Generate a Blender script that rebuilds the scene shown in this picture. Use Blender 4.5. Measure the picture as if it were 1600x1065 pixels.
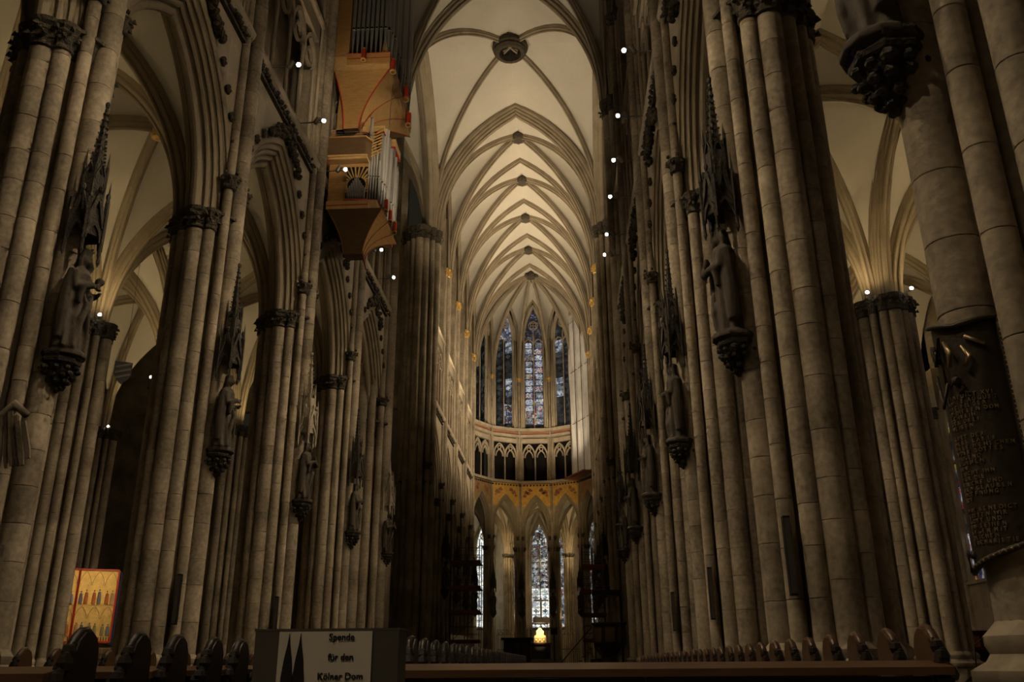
import bpy, bmesh, math, random
from math import sin, cos, pi, sqrt, atan2, radians
from mathutils import Vector, Matrix
rnd = random.Random(7)
for o in list(bpy.data.objects): bpy.data.objects.remove(o)
S = bpy.context.scene
C = S.collection

# ------------------------------------------------------------------ camera
CAM = (2.885, -51.73, 1.2)
PIT, YAW, ROLL = 0.3557, 0.0560, -0.0071
cam = bpy.data.cameras.new('camera'); camo = bpy.data.objects.new('camera', cam); C.objects.link(camo)
fw = Vector((-sin(YAW)*cos(PIT), cos(YAW)*cos(PIT), sin(PIT)))
rt = Vector((cos(YAW), sin(YAW), 0)); up = rt.cross(fw)
r2 = cos(ROLL)*rt + sin(ROLL)*up; u2 = -sin(ROLL)*rt + cos(ROLL)*up
M4 = Matrix((( r2.x,u2.x,-fw.x,CAM[0]),(r2.y,u2.y,-fw.y,CAM[1]),(r2.z,u2.z,-fw.z,CAM[2]),(0,0,0,1)))
camo.matrix_world = M4
cam.sensor_width = 36; cam.lens = 36*1356.1/1600; cam.clip_start = .05; cam.clip_end = 400
S.camera = camo

# ------------------------------------------------------------------ view, world
S.view_settings.view_transform = 'Standard'; S.view_settings.look = 'None'
S.view_settings.gamma = 1; S.view_settings.use_curve_mapping = False
S.view_settings.exposure = 0.5
S.cycles.max_bounces = 3; S.cycles.diffuse_bounces = 2; S.cycles.glossy_bounces = 2; S.cycles.transmission_bounces = 1; S.cycles.adaptive_threshold = .1; S.cycles.adaptive_min_samples = 12
S.cycles.use_denoising = True; S.cycles.sample_clamp_indirect = 2.0
W = bpy.data.worlds.new('world'); S.world = W; W.use_nodes = True
W.node_tree.nodes['Background'].inputs[0].default_value = (.9,.75,.5,1)
W.node_tree.nodes['Background'].inputs[1].default_value = .010

# ------------------------------------------------------------------ lights of the nave (only wall and aisle lamps in view get fixtures, further down)
WARM = (1.0,.73,.38); WARM2 = (1.0,.79,.54)
def spot(loc, tgt, power, size=70, blend=.9, rad=.25, col=WARM2):
    l = bpy.data.lights.new('spotlight_beam','SPOT'); l.energy = power; l.spot_size = radians(size); l.spot_blend = blend
    l.shadow_soft_size = rad; l.color = col
    o = bpy.data.objects.new('spotlight_beam', l); C.objects.link(o); o.location = loc
    o.rotation_euler = (Vector(tgt)-Vector(loc)).to_track_quat('-Z','Y').to_euler()
    return o
def point(loc, power, rad=.15, col=WARM):
    l = bpy.data.lights.new('lamp_glow','POINT'); l.energy = power; l.shadow_soft_size = rad; l.color = col
    o = bpy.data.objects.new('lamp_glow', l); C.objects.link(o); o.location = loc
    return o
NYL = [-15.385-7.425*k for k in range(5)]
LAMPY = {-1:[-28.9,-25.8,-22.55,-15.5,-12.4], 1:[-28.9,-25.4,-22.5,-19.7,-16.3,-14.2]}
for s in (-1,1):
    for y in (-58,-50,-42,-34,-26,-18.5,-12):      # wall lamps: one head down across the nave, one up
        spot((s*4.7,y,19.3), (-s*6.4,y+1.5,6), {-58:1000,-50:1700,-12:1050}.get(y,2500), 72, blend=1, rad=.07)
    for y in (-44,-36,-28,-20,-13): spot((s*4.7,y,19.2), (-s*6.3,y+2.5,16.5), 420, 84, blend=1, rad=.07)  # extra beams added along the lamp rows to brighten the opposite spandrels
    spot((s*4.7,-57,18), (.8,-49.5,1), 900, 40)  # added pair behind the viewer, no fixtures, brightens the donation box sheet
    for y in (-42,-26,-14): spot((s*4.9,y,19.7), (-s*1.5,y+3,42), 350, 90)
    for y in (10,17.5,25,32.5):                     # unseen choir beams, added without fixtures to light vault and walls
        spot((s*4.4,y,20.6), (-s*.5,y+2.5,43), 3000, 84)
        spot((s*4.4,y,20.4), (-s*6.2,y+3,23), 2000 if s > 0 else 350, 100, col=WARM2)
    spot((s*5.2,-3,21.5), (-s*2,2,43), 2400, 100)
    for y in NYL[:4]+[-7.96]:                       # lamps on the aisle capitals, aimed up
        for x in (13.0,15.9,19.3): spot((s*x,y-1.3,13.1), (s*(x-.4),y+1.2,19), 95, 150, rad=.15, col=WARM)
        spot((s*13.75,y-.95,13.2), (s*14.4,y-.3,16), 10, 120, rad=.04, col=WARM)
spot((-3.0,-31,19.4), (-4.9,-21.5,22.5), 750, 46, rad=.1)     # spots trained on the organ
spot((0.5,-24,19.4), (-4.3,-20,21.5), 480, 60, rad=.1)
spot((.4,36.2,7.2), (.39,38.6,3.9), 6500, 30, rad=.1, col=WARM2)          # shrine
spot((-14.0,-20.2,6.2), (-16.2,-17.0,3.3), 190, 70, rad=.1, col=WARM)    # altarpiece picture light
for x in (-4.2,0,4.2): point((x,50.5 if x == 0 else 48.8,13.2), 130, rad=.2)   # ambulatory lamps on the capitals
point((-2.6,45.4,6), 90, col=WARM); point((3.0,45.4,6), 60, col=WARM)
for x in (-3.3,3.3): spot((x,35.0,9), (x*.3,44.6,19), 800, 50, col=WARM); spot((x,36.0,20.5), (x*.3,44.5,31), 1500, 90)  # added beams without fixtures, brighten the gold spandrels and upper apse


# ------------------------------------------------------------------ materials
MATS = {}
def mat(name, col, rough=.8, metal=0, var=.25, vscale=1.3, fine=.15, fscale=14, bump=.0, bscale=25, obj=0, course=0, emit=None, estr=0, spec=.3, col2=None, stretch=None):
    m = bpy.data.materials.new(name); m.use_nodes = True; MATS[name] = m
    nt = m.node_tree; N = nt.nodes; L = nt.links; b = N['Principled BSDF']
    b.inputs['Roughness'].default_value = rough; b.inputs['Metallic'].default_value = metal
    b.inputs['Specular IOR Level'].default_value = spec
    geo = N.new('ShaderNodeNewGeometry'); pos = geo.outputs['Position']
    if stretch:
        tc = N.new('ShaderNodeTexCoord'); mp = N.new('ShaderNodeMapping'); mp.inputs['Scale'].default_value = stretch
        L.new(geo.outputs['Position'], mp.inputs[0]); pos = mp.outputs[0]
    def math_(op, a, b_=None):
        n = N.new('ShaderNodeMath'); n.operation = op
        for i,v in enumerate((a,b_)):
            if v is None: continue
            if isinstance(v,(int,float)): n.inputs[i].default_value = v
            else: L.new(v, n.inputs[i])
        return n.outputs[0]
    n1 = N.new('ShaderNodeTexNoise'); n1.inputs['Scale'].default_value = vscale; n1.inputs['Detail'].default_value = 2; L.new(pos, n1.inputs['Vector'])
    f = math_('MULTIPLY', math_('SUBTRACT', n1.outputs[0], .5), var*2.2)
    if fine:
        n2 = N.new('ShaderNodeTexNoise'); n2.inputs['Scale'].default_value = fscale; n2.inputs['Detail'].default_value = 2; L.new(pos, n2.inputs['Vector'])
        f = math_('ADD', f, math_('MULTIPLY', math_('SUBTRACT', n2.outputs[0], .5), fine*2))
    oi = None
    if obj or course: oi = N.new('ShaderNodeObjectInfo')
    if obj: f = math_('ADD', f, math_('MULTIPLY', math_('SUBTRACT', oi.outputs['Random'], .5), obj*2))
    if course:
        sp = N.new('ShaderNodeSeparateXYZ'); L.new(geo.outputs['Position'], sp.inputs[0])
        fl = math_('FLOOR', math_('ADD', math_('DIVIDE', sp.outputs[2], .74), math_('MULTIPLY', oi.outputs['Random'], 7)))
        sx = math_('FLOOR', math_('MULTIPLY', sp.outputs[0], 1.9)); sy = math_('FLOOR', math_('MULTIPLY', sp.outputs[1], 1.9))
        cx = N.new('ShaderNodeCombineXYZ'); L.new(sx, cx.inputs[0]); L.new(sy, cx.inputs[1]); L.new(fl, cx.inputs[2])
        wn = N.new('ShaderNodeTexWhiteNoise'); L.new(cx.outputs[0], wn.inputs[0])
        f = math_('ADD', f, math_('MULTIPLY', math_('SUBTRACT', wn.outputs[0], .5), course*2))
    f = math_('ADD', f, 1.0); f = math_('MAXIMUM', f, .12)
    vm = N.new('ShaderNodeVectorMath'); vm.operation = 'SCALE'
    if col2:
        mx = N.new('ShaderNodeMix'); mx.data_type = 'RGBA'; mx.inputs[6].default_value = (*col,1); mx.inputs[7].default_value = (*col2,1)
        n3 = N.new('ShaderNodeTexNoise'); n3.inputs['Scale'].default_value = vscale*.45; n3.inputs['Detail'].default_value = 3; L.new(pos, n3.inputs['Vector'])
        mr = N.new('ShaderNodeMapRange'); mr.inputs[1].default_value = .42; mr.inputs[2].default_value = .6; L.new(n3.outputs[0], mr.inputs[0]); L.new(mr.outputs[0], mx.inputs[0])
        L.new(mx.outputs[2], vm.inputs[0])
    else: vm.inputs[0].default_value = col
    L.new(f, vm.inputs['Scale']); L.new(vm.outputs[0], b.inputs['Base Color'])
    if bump:
        n4 = N.new('ShaderNodeTexNoise'); n4.inputs['Scale'].default_value = bscale; n4.inputs['Detail'].default_value = 2; L.new(pos, n4.inputs['Vector'])
        bp = N.new('ShaderNodeBump'); bp.inputs['Strength'].default_value = bump; bp.inputs['Distance'].default_value = .05
        L.new(n4.outputs[0], bp.inputs['Height']); L.new(bp.outputs[0], b.inputs['Normal'])
    if emit:
        b.inputs['Emission Color'].default_value = (*emit,1); b.inputs['Emission Strength'].default_value = estr
    return m
mat('stone', (.37,.305,.215), .85, var=.38, vscale=1.6, obj=.18, fine=.5, fscale=11, bump=.18, bscale=12, col2=(.25,.205,.14))
mat('stone_course', (.36,.297,.21), .85, var=.34, fine=.4, fscale=9, course=.10, col2=(.25,.205,.14))
mat('stone_rib', (.30,.245,.165), .85, var=.3, vscale=.8, course=.08)
mat('stone_wall', (.40,.335,.24), .9, var=.22, vscale=.8, course=.12)
mat('vault_plaster', (.56,.52,.43), .95, var=.10, vscale=.5, fine=.05, fscale=5)
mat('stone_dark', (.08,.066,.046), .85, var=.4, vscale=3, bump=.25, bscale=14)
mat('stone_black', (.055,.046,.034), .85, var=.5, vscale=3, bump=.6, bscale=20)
mat('stone_mid', (.21,.175,.12), .85, var=.4, vscale=3, bump=.2, bscale=14)
mat('canopy_pale', (.42,.36,.26), .85, var=.3, bump=.4)
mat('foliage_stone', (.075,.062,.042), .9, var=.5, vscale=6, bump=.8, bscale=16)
mat('gilt', (.75,.50,.16), .38, .6, var=.3, vscale=6, bump=.5)
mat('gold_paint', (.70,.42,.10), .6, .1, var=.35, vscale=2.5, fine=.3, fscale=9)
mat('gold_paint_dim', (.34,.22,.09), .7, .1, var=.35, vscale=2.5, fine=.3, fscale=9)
mat('red_band', (.36,.16,.09), .8, var=.35, vscale=5)
mat('oak', (.46,.26,.09), .45, var=.3, vscale=2.0, fine=.25, fscale=6, stretch=(1.5,1.5,9), spec=.4)
mat('oak_pale', (.60,.38,.15), .45, var=.2, vscale=2.0, fine=.2, fscale=6, stretch=(2,6,2), spec=.4)
mat('oak_dark', (.13,.075,.032), .55, var=.3, vscale=2.0, fine=.25, fscale=6, stretch=(1.5,1.5,7))
mat('pew_wood', (.085,.042,.018), .38, var=.35, vscale=3, fine=.25, fscale=9, stretch=(1,6,6), spec=.5)
mat('pew_dark', (.014,.0095,.0068), .32, var=.4, vscale=4, spec=.5)
mat('red_lacquer', (.50,.045,.02), .35, var=.1, spec=.5)
mat('tin', (.60,.58,.54), .3, .55, var=.1, fine=.05)
mat('tin_dark', (.36,.34,.31), .34, .5, var=.15, fine=.05)
mat('black_metal', (.015,.013,.012), .5, .3, var=.3)
mat('bronze', (.05,.038,.025), .5, .35, var=.4, vscale=9, bump=.08, bscale=30)
mat('bronze_letter', (.24,.18,.11), .42, .45, var=.2)
mat('bronze_shine', (.34,.25,.13), .35, .7, var=.2)
mat('iron', (.03,.027,.024), .5, .6, var=.3)
mat('steel', (.35,.33,.30), .4, .8, var=.2)
mat('floor_stone', (.20,.17,.125), .6, var=.3, vscale=.9)
mat('grey_board', (.075,.068,.055), .7, var=.15)
mat('paper', (.56,.52,.44), .8, var=.04, fine=.02)
mat('ink', (.012,.011,.010), .8, var=.0, fine=0)
mat('leather_red', (.12,.03,.015), .5, var=.3)
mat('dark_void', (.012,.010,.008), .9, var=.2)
mat('lamp_lens', (.9,.9,.9), .4, var=0, fine=0, emit=(1,.93,.80), estr=60)
mat('lamp_lens_small', (.9,.9,.9), .4, var=0, fine=0, emit=(1,.92,.75), estr=14)
mat('sheet', (.7,.68,.64), .45, var=.22, vscale=.8, fine=.12, fscale=4, bump=.5, bscale=3)
mat('board_red', (.22,.085,.04), .7, var=.3)
mat('scaffold_steel', (.12,.10,.07), .5, .6, var=.3)
mat('blue_cloth', (.03,.045,.10), .9, var=.2)
mat('figure_red', (.50,.17,.06), .7, var=.3); mat('figure_blue', (.20,.20,.24), .7, var=.3); mat('figure_green', (.30,.27,.12), .7, var=.3); mat('figure_skin', (.5,.33,.18), .7, var=.2)
mat('gold_leaf', (.80,.56,.20), .42, .55, var=.25, vscale=5, fine=.2, fscale=22, bump=.3, bscale=50)

def glass_mat(name, cols, strength, cell, bright=(0.0,1.0), dark=.25, rand=1.0):
    """leaded stained glass lit from behind: voronoi pieces in a palette, lead lines black"""
    m = bpy.data.materials.new(name); m.use_nodes = True; MATS[name] = m
    nt = m.node_tree; N = nt.nodes; L = nt.links; b = N['Principled BSDF']
    geo = N.new('ShaderNodeNewGeometry')
    v = N.new('ShaderNodeTexVoronoi'); v.inputs['Scale'].default_value = cell; L.new(geo.outputs['Position'], v.inputs['Vector'])
    v2 = N.new('ShaderNodeTexVoronoi'); v2.feature = 'DISTANCE_TO_EDGE'; v2.inputs['Scale'].default_value = cell; L.new(geo.outputs['Position'], v2.inputs['Vector'])
    v.inputs['Randomness'].default_value = rand; v2.inputs['Randomness'].default_value = rand
    sp = N.new('ShaderNodeSeparateColor'); L.new(v.outputs['Color'], sp.inputs[0])
    cr = N.new('ShaderNodeValToRGB'); cr.color_ramp.interpolation = 'CONSTANT'
    e = cr.color_ramp.elements
    while len(e) < len(cols): e.new(.5)
    for i,c in enumerate(cols): e[i].position = i/len(cols); e[i].color = (*c,1)
    L.new(sp.outputs[0], cr.inputs[0])
    lt = N.new('ShaderNodeMath'); lt.operation = 'GREATER_THAN'; lt.inputs[1].default_value = .035; L.new(v2.outputs['Distance'], lt.inputs[0])
    n = N.new('ShaderNodeTexNoise'); n.inputs['Scale'].default_value = 1.1; n.inputs['Detail'].default_value = 3; L.new(geo.outputs['Position'], n.inputs['Vector'])
    oi = N.new('ShaderNodeObjectInfo')
    mr = N.new('ShaderNodeMapRange'); mr.inputs[1].default_value = .35; mr.inputs[2].default_value = .65; mr.inputs[3].default_value = dark; mr.inputs[4].default_value = 1.0
    ad = N.new('ShaderNodeMath'); ad.operation = 'MULTIPLY_ADD'; ad.inputs[1].default_value = .5; L.new(oi.outputs['Random'], ad.inputs[0])
    ms = N.new('ShaderNodeMath'); ms.operation = 'SUBTRACT'; ms.inputs[1].default_value = .25; L.new(n.outputs[0], ms.inputs[0]); L.new(ms.outputs[0], ad.inputs[2])
    L.new(ad.outputs[0], mr.inputs[0])
    m1 = N.new('ShaderNodeMath'); m1.operation = 'MULTIPLY'; L.new(lt.outputs[0], m1.inputs[0]); L.new(mr.outputs[0], m1.inputs[1])
    m2 = N.new('ShaderNodeMath'); m2.operation = 'MULTIPLY'; m2.inputs[1].default_value = strength; L.new(m1.outputs[0], m2.inputs[0])
    b.inputs['Base Color'].default_value = (.02,.02,.025,1); b.inputs['Roughness'].default_value = .25
    L.new(cr.outputs[0], b.inputs['Emission Color']); L.new(m2.outputs[0], b.inputs['Emission Strength'])
    return m
glass_mat('glass_figured', [(.7,.74,.8),(.07,.11,.32),(.6,.6,.52),(.03,.04,.09),(.10,.15,.36),(.3,.3,.3),(.05,.06,.12),(.2,.13,.05),(.12,.03,.03)], .36, 6.5, dark=.18)
glass_mat('glass_scene', [(.75,.78,.8),(.06,.10,.4),(.8,.76,.62),(.4,.05,.03),(.12,.18,.55),(.5,.35,.08),(.04,.05,.1)], .55, 3.6, dark=.35)
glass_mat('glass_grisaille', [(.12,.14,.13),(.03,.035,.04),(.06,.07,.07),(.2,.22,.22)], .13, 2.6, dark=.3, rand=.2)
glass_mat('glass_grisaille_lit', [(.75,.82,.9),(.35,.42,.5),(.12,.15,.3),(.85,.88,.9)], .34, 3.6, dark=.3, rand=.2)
glass_mat('glass_chapel', [(.5,.56,.55),(.7,.72,.64),(.16,.2,.22),(.34,.32,.25),(.08,.1,.14),(.25,.08,.06),(.05,.06,.07)], .6, 4.2, dark=.3, rand=.45)
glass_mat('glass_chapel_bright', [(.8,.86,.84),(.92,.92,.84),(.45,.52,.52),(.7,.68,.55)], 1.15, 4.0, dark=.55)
glass_mat('glass_medallion_white', [(.75,.8,.85),(.5,.55,.62),(.85,.85,.78),(.2,.25,.4)], .5, 9.0, dark=.3)
glass_mat('glass_medallion_warm', [(.8,.72,.5),(.5,.12,.06),(.7,.68,.6),(.15,.2,.5)], .48, 9.0, dark=.3)
glass_mat('glass_medallion_grey', [(.2,.22,.2),(.12,.13,.13)], .16, 8.0, dark=.4)
glass_mat('glass_night', [(.10,.11,.13),(.03,.035,.05),(.07,.06,.05)], .05, 2.5, dark=.2)
glass_mat('glass_aisle', [(.75,.78,.85),(.10,.12,.3),(.7,.5,.1),(.5,.5,.5),(.4,.08,.06)], .30, 4.5, dark=.1)

# ------------------------------------------------------------------ mesh helpers
import zlib
def crc(k): return zlib.crc32(repr(k).encode()) & 0xffff
class MB:
    def __init__(s): s.v = []; s.f = []
    def add(s, v, f):
        n = len(s.v); s.v += [tuple(p) for p in v]; s.f += [tuple(i+n for i in q) for q in f]; return s
    def box(s, x0,x1,y0,y1,z0,z1):
        v = [(x,y,z) for z in (z0,z1) for y in (y0,y1) for x in (x0,x1)]
        return s.add(v, [(0,2,3,1),(4,5,7,6),(0,1,5,4),(2,6,7,3),(0,4,6,2),(1,3,7,5)])
    def obox(s, c, ax, ay, az):
        c,ax,ay,az = map(Vector,(c,ax,ay,az))
        v = [c+ax*i+ay*j+az*k for k in (-1,1) for j in (-1,1) for i in (-1,1)]
        return s.add(v, [(0,2,3,1),(4,5,7,6),(0,1,5,4),(2,6,7,3),(0,4,6,2),(1,3,7,5)])
    def lathe(s, prof, n=16, c=(0,0,0), rf=None, a0=0, axis=None, sx=1, sy=1):
        v = []; f = []
        for j,(r,z) in enumerate(prof):
            for i in range(n):
                a = a0 + 2*pi*i/n; rr = rf(a,z,r) if rf else r
                v.append(Vector((cos(a)*rr*sx, sin(a)*rr*sy, z)))
        if axis is not None:
            q = Vector((0,0,1)).rotation_difference(Vector(axis).normalized())
            v = [q @ p for p in v]
        v = [p + Vector(c) for p in v]
        m = len(prof)
        for j in range(m-1):
            for i in range(n):
                k = (i+1) % n; f.append((j*n+i, j*n+k, (j+1)*n+k, (j+1)*n+i))
        f.append(tuple(range(n-1,-1,-1))); f.append(tuple((m-1)*n+i for i in range(n)))
        return s.add(v, f)
    def tube(s, path, r, n=8):
        path = [Vector(p) for p in path]; m = len(path); v = []; f = []
        rr = r if isinstance(r,(list,tuple)) else [r]*m
        ref = None
        for j in range(m):
            t = (path[min(j+1,m-1)]-path[max(j-1,0)]).normalized()
            if ref is None: ref = Vector((0,0,1)) if abs(t.z) < .9 else Vector((1,0,0))
            u = t.cross(ref).normalized(); w = t.cross(u).normalized(); ref = -w if False else ref
            for i in range(n):
                a = 2*pi*i/n; v.append(path[j] + u*cos(a)*rr[j] + w*sin(a)*rr[j])
        for j in range(m-1):
            for i in range(n):
                k = (i+1)%n; f.append((j*n+i, (j+1)*n+i, (j+1)*n+k, j*n+k))
        f.append(tuple(range(n))); f.append(tuple((m-1)*n+i for i in range(n-1,-1,-1)))
        return s.add(v, f)
    def sweep(s, path, Nn, prof, inward=None, closed=False):
        """profile (n,i): n along constant side vector Nn, i along the inward normal of the planar path"""
        path = [Vector(p) for p in path]; Nn = Vector(Nn).normalized(); m = len(path); k = len(prof); v = []; f = []
        for j in range(m):
            t = (path[min(j+1,m-1)]-path[max(j-1,0)]).normalized()
            inn = t.cross(Nn).normalized()
            if inward is not None and inn.dot(Vector(inward)-path[j]) < 0: inn = -inn
            for (a,b) in prof: v.append(path[j] + Nn*a + inn*b)
        for j in range(m-1):
            for i in range(k if closed else k-1):
                i2 = (i+1)%k; f.append((j*k+i, j*k+i2, (j+1)*k+i2, (j+1)*k+i))
        if closed: f.append(tuple(range(k))); f.append(tuple((m-1)*k+i for i in range(k-1,-1,-1)))
        return s.add(v, f)
    def prism(s, poly, o, u, v, w, taper=1):
        o,u,v,w = map(Vector,(o,u,v,w)); n = len(poly)
        cx = sum(p[0] for p in poly)/n; cy = sum(p[1] for p in poly)/n
        A = [o+u*a+v*b for a,b in poly]; B = [o+u*(cx+(a-cx)*taper)+v*(cy+(b-cy)*taper)+w for a,b in poly]
        return s.add(A+B, [tuple(range(n-1,-1,-1)), tuple(range(n,2*n))] + [(i,(i+1)%n,n+(i+1)%n,n+i) for i in range(n)])
    def grid(s, rows):
        n = len(rows[0]); v = [p for r in rows for p in r]; f = []
        for j in range(len(rows)-1):
            for i in range(n-1): f.append((j*n+i, j*n+i+1, (j+1)*n+i+1, (j+1)*n+i))
        return s.add(v, f)
    def ball(s, c, r, n=8, m=6, sx=1, sy=1, sz=1):
        pr = [(max(1e-3,sin(pi*j/m))*r, -cos(pi*j/m)*r*sz) for j in range(m+1)]
        return s.lathe(pr, n, c, sx=sx, sy=sy)
    def mesh(s, name, m, smooth=False):
        me = bpy.data.meshes.new(name); me.from_pydata([tuple(p) for p in s.v], [], s.f)
        me.materials.append(MATS[m])
        if smooth:
            me.polygons.foreach_set('use_smooth', [True]*len(me.polygons))
        me.update()
        if smooth == 2: me.set_sharp_from_angle(angle=radians(40))
        return me
    def build(s, name, m, parent=None, smooth=False, loc=None):
        return put(name, s.mesh(name, m, smooth), parent, loc)
def put(name, me, parent=None, loc=None, rz=None, sc=None):
    o = bpy.data.objects.new(name, me); C.objects.link(o); o.parent = parent
    if loc is not None: o.location = loc
    if rz is not None: o.rotation_euler = (0,0,rz)
    if sc is not None: o.scale = sc if isinstance(sc,tuple) else (sc,sc,sc)
    return o
def tag(o, label, cat, group=None, kind=None):
    if label: o['label'] = label
    if cat: o['category'] = cat
    if group: o['group'] = group
    if kind: o['kind'] = kind
    return o
def thing(name, label, cat, loc=(0,0,0), group=None, rz=0):
    o = bpy.data.objects.new(name, None); C.objects.link(o); o.location = loc; o.rotation_euler = (0,0,rz)
    return tag(o, label, cat, group)
def struct(name):
    o = bpy.data.objects.new(name, None); C.objects.link(o); o['kind'] = 'structure'; return o
def arc(s, h, n=14, stilt=0):
    """pointed arch from (-s,0) to (s,0), apex (0,h+stilt): list of (x,z)"""
    r = (s*s+h*h)/(2*s); a1 = math.asin(min(1,h/r)) if r >= s else pi-math.asin(h/r)
    L = [(-s+r-r*cos(a1*i/n), stilt+r*sin(a1*i/n)) for i in range(n+1)]
    if r < s: L = [(-s + s*(1-cos(pi/2*i/n)), stilt+h*sin(pi/2*i/n)) for i in range(n+1)]
    if stilt: L = [(-s,0),(-s,stilt*.5)] + L
    return L + [(-x,z) for x,z in reversed(L[:-1])]
def half(s, h, n=16, stilt=0):
    A = arc(s,h,n,stilt); return A[:len(A)//2+1]
def along(path2, o, d):
    o = Vector(o); d = Vector(d).normalized(); return [o + d*x + Vector((0,0,z)) for x,z in path2]
def resample(pts, n):
    pts = [Vector(p) for p in pts]; d = [0]
    for a,b in zip(pts,pts[1:]): d.append(d[-1]+(b-a).length)
    out = []
    for i in range(n+1):
        t = d[-1]*i/n; k = 0
        while k < len(d)-2 and d[k+1] < t: k += 1
        w = (t-d[k])/max(1e-9,d[k+1]-d[k]); out.append(pts[k].lerp(pts[k+1],w))
    return out
def roll(cx, cy, r, a0=-70, a1=160, n=6):
    return [(cx+r*cos(radians(a0+(a1-a0)*i/n)), cy+r*sin(radians(a0+(a1-a0)*i/n))) for i in range(n+1)]
def sym(h):  # h runs from the middle (n=0) outwards -> full symmetric profile
    return [(-a,b) for a,b in reversed(h)] + h
ARCADE = sym([(0.001,.98),(.09,.96),(.15,.89),(.16,.82),(.12,.75),(.20,.70)] + [(.30,.74),(.36,.70),(.37,.63),(.33,.57),(.40,.53)] + [(.47,.56),(.52,.52),(.53,.46),(.49,.40),(.56,.36)] + [(.62,.38),(.66,.34),(.67,.28),(.63,.22),(.70,.17)] + [(.76,.18),(.79,.13),(.78,.07),(.80,.0),(.80,-.06)])
RIB = sym([(.001,.40),(.05,.385),(.075,.34),(.06,.29),(.10,.24),(.15,.22),(.17,.17),(.15,.12),(.19,.06),(.19,-.06)])
BIGRIB = sym([(.001,.85),(.10,.82),(.15,.75),(.13,.67),(.20,.62),(.29,.62),(.33,.56),(.30,.48),(.36,.43),(.44,.42),(.48,.36),(.45,.28),(.52,.22),(.58,.2),(.62,.14),(.62,-.06)])
SIDE = {-1:'left', 1:'right'}
ORD = ['nearest','second','third','fourth','fifth','sixth','seventh','eighth']

# ------------------------------------------------------------------ shape library: figures and lettering
def fused(mb, name, m, voxel=.025):
    me = mb.mesh(name+'_raw', m); o = bpy.data.objects.new(name+'_raw', me); C.objects.link(o)
    md = o.modifiers.new('fuse','REMESH'); md.mode = 'VOXEL'; md.voxel_size = voxel; md.use_smooth_shade = True
    sm = o.modifiers.new('soft','SMOOTH'); sm.factor = .5; sm.iterations = 2
    dg = bpy.context.evaluated_depsgraph_get(); out = bpy.data.meshes.new_from_object(o.evaluated_get(dg))
    out.name = name; bpy.data.objects.remove(o); bpy.data.meshes.remove(me)
    return out
def hand(b, c, d, w, s=1):
    """palm with five bent fingers: c wrist, d pointing, w across"""
    c,d,w = Vector(c),Vector(d).normalized(),Vector(w).normalized(); n = d.cross(w)
    b.obox(c+d*.045*s, d*.05*s, w*.042*s, n*.02*s)
    for i,l in enumerate((.065,.08,.085,.07)):
        p = c+d*.09*s+w*(-.033+.022*i)*s; b.tube([p,p+d*l*.5*s,p+d*l*.8*s-n*l*.5*s],.011*s,5)
    p = c+d*.03*s-w*.045*s; b.tube([p,p+(d-w).normalized()*.045*s,p+(d*1.4-w*.5).normalized()*.08*s],.013*s,5)
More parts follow.
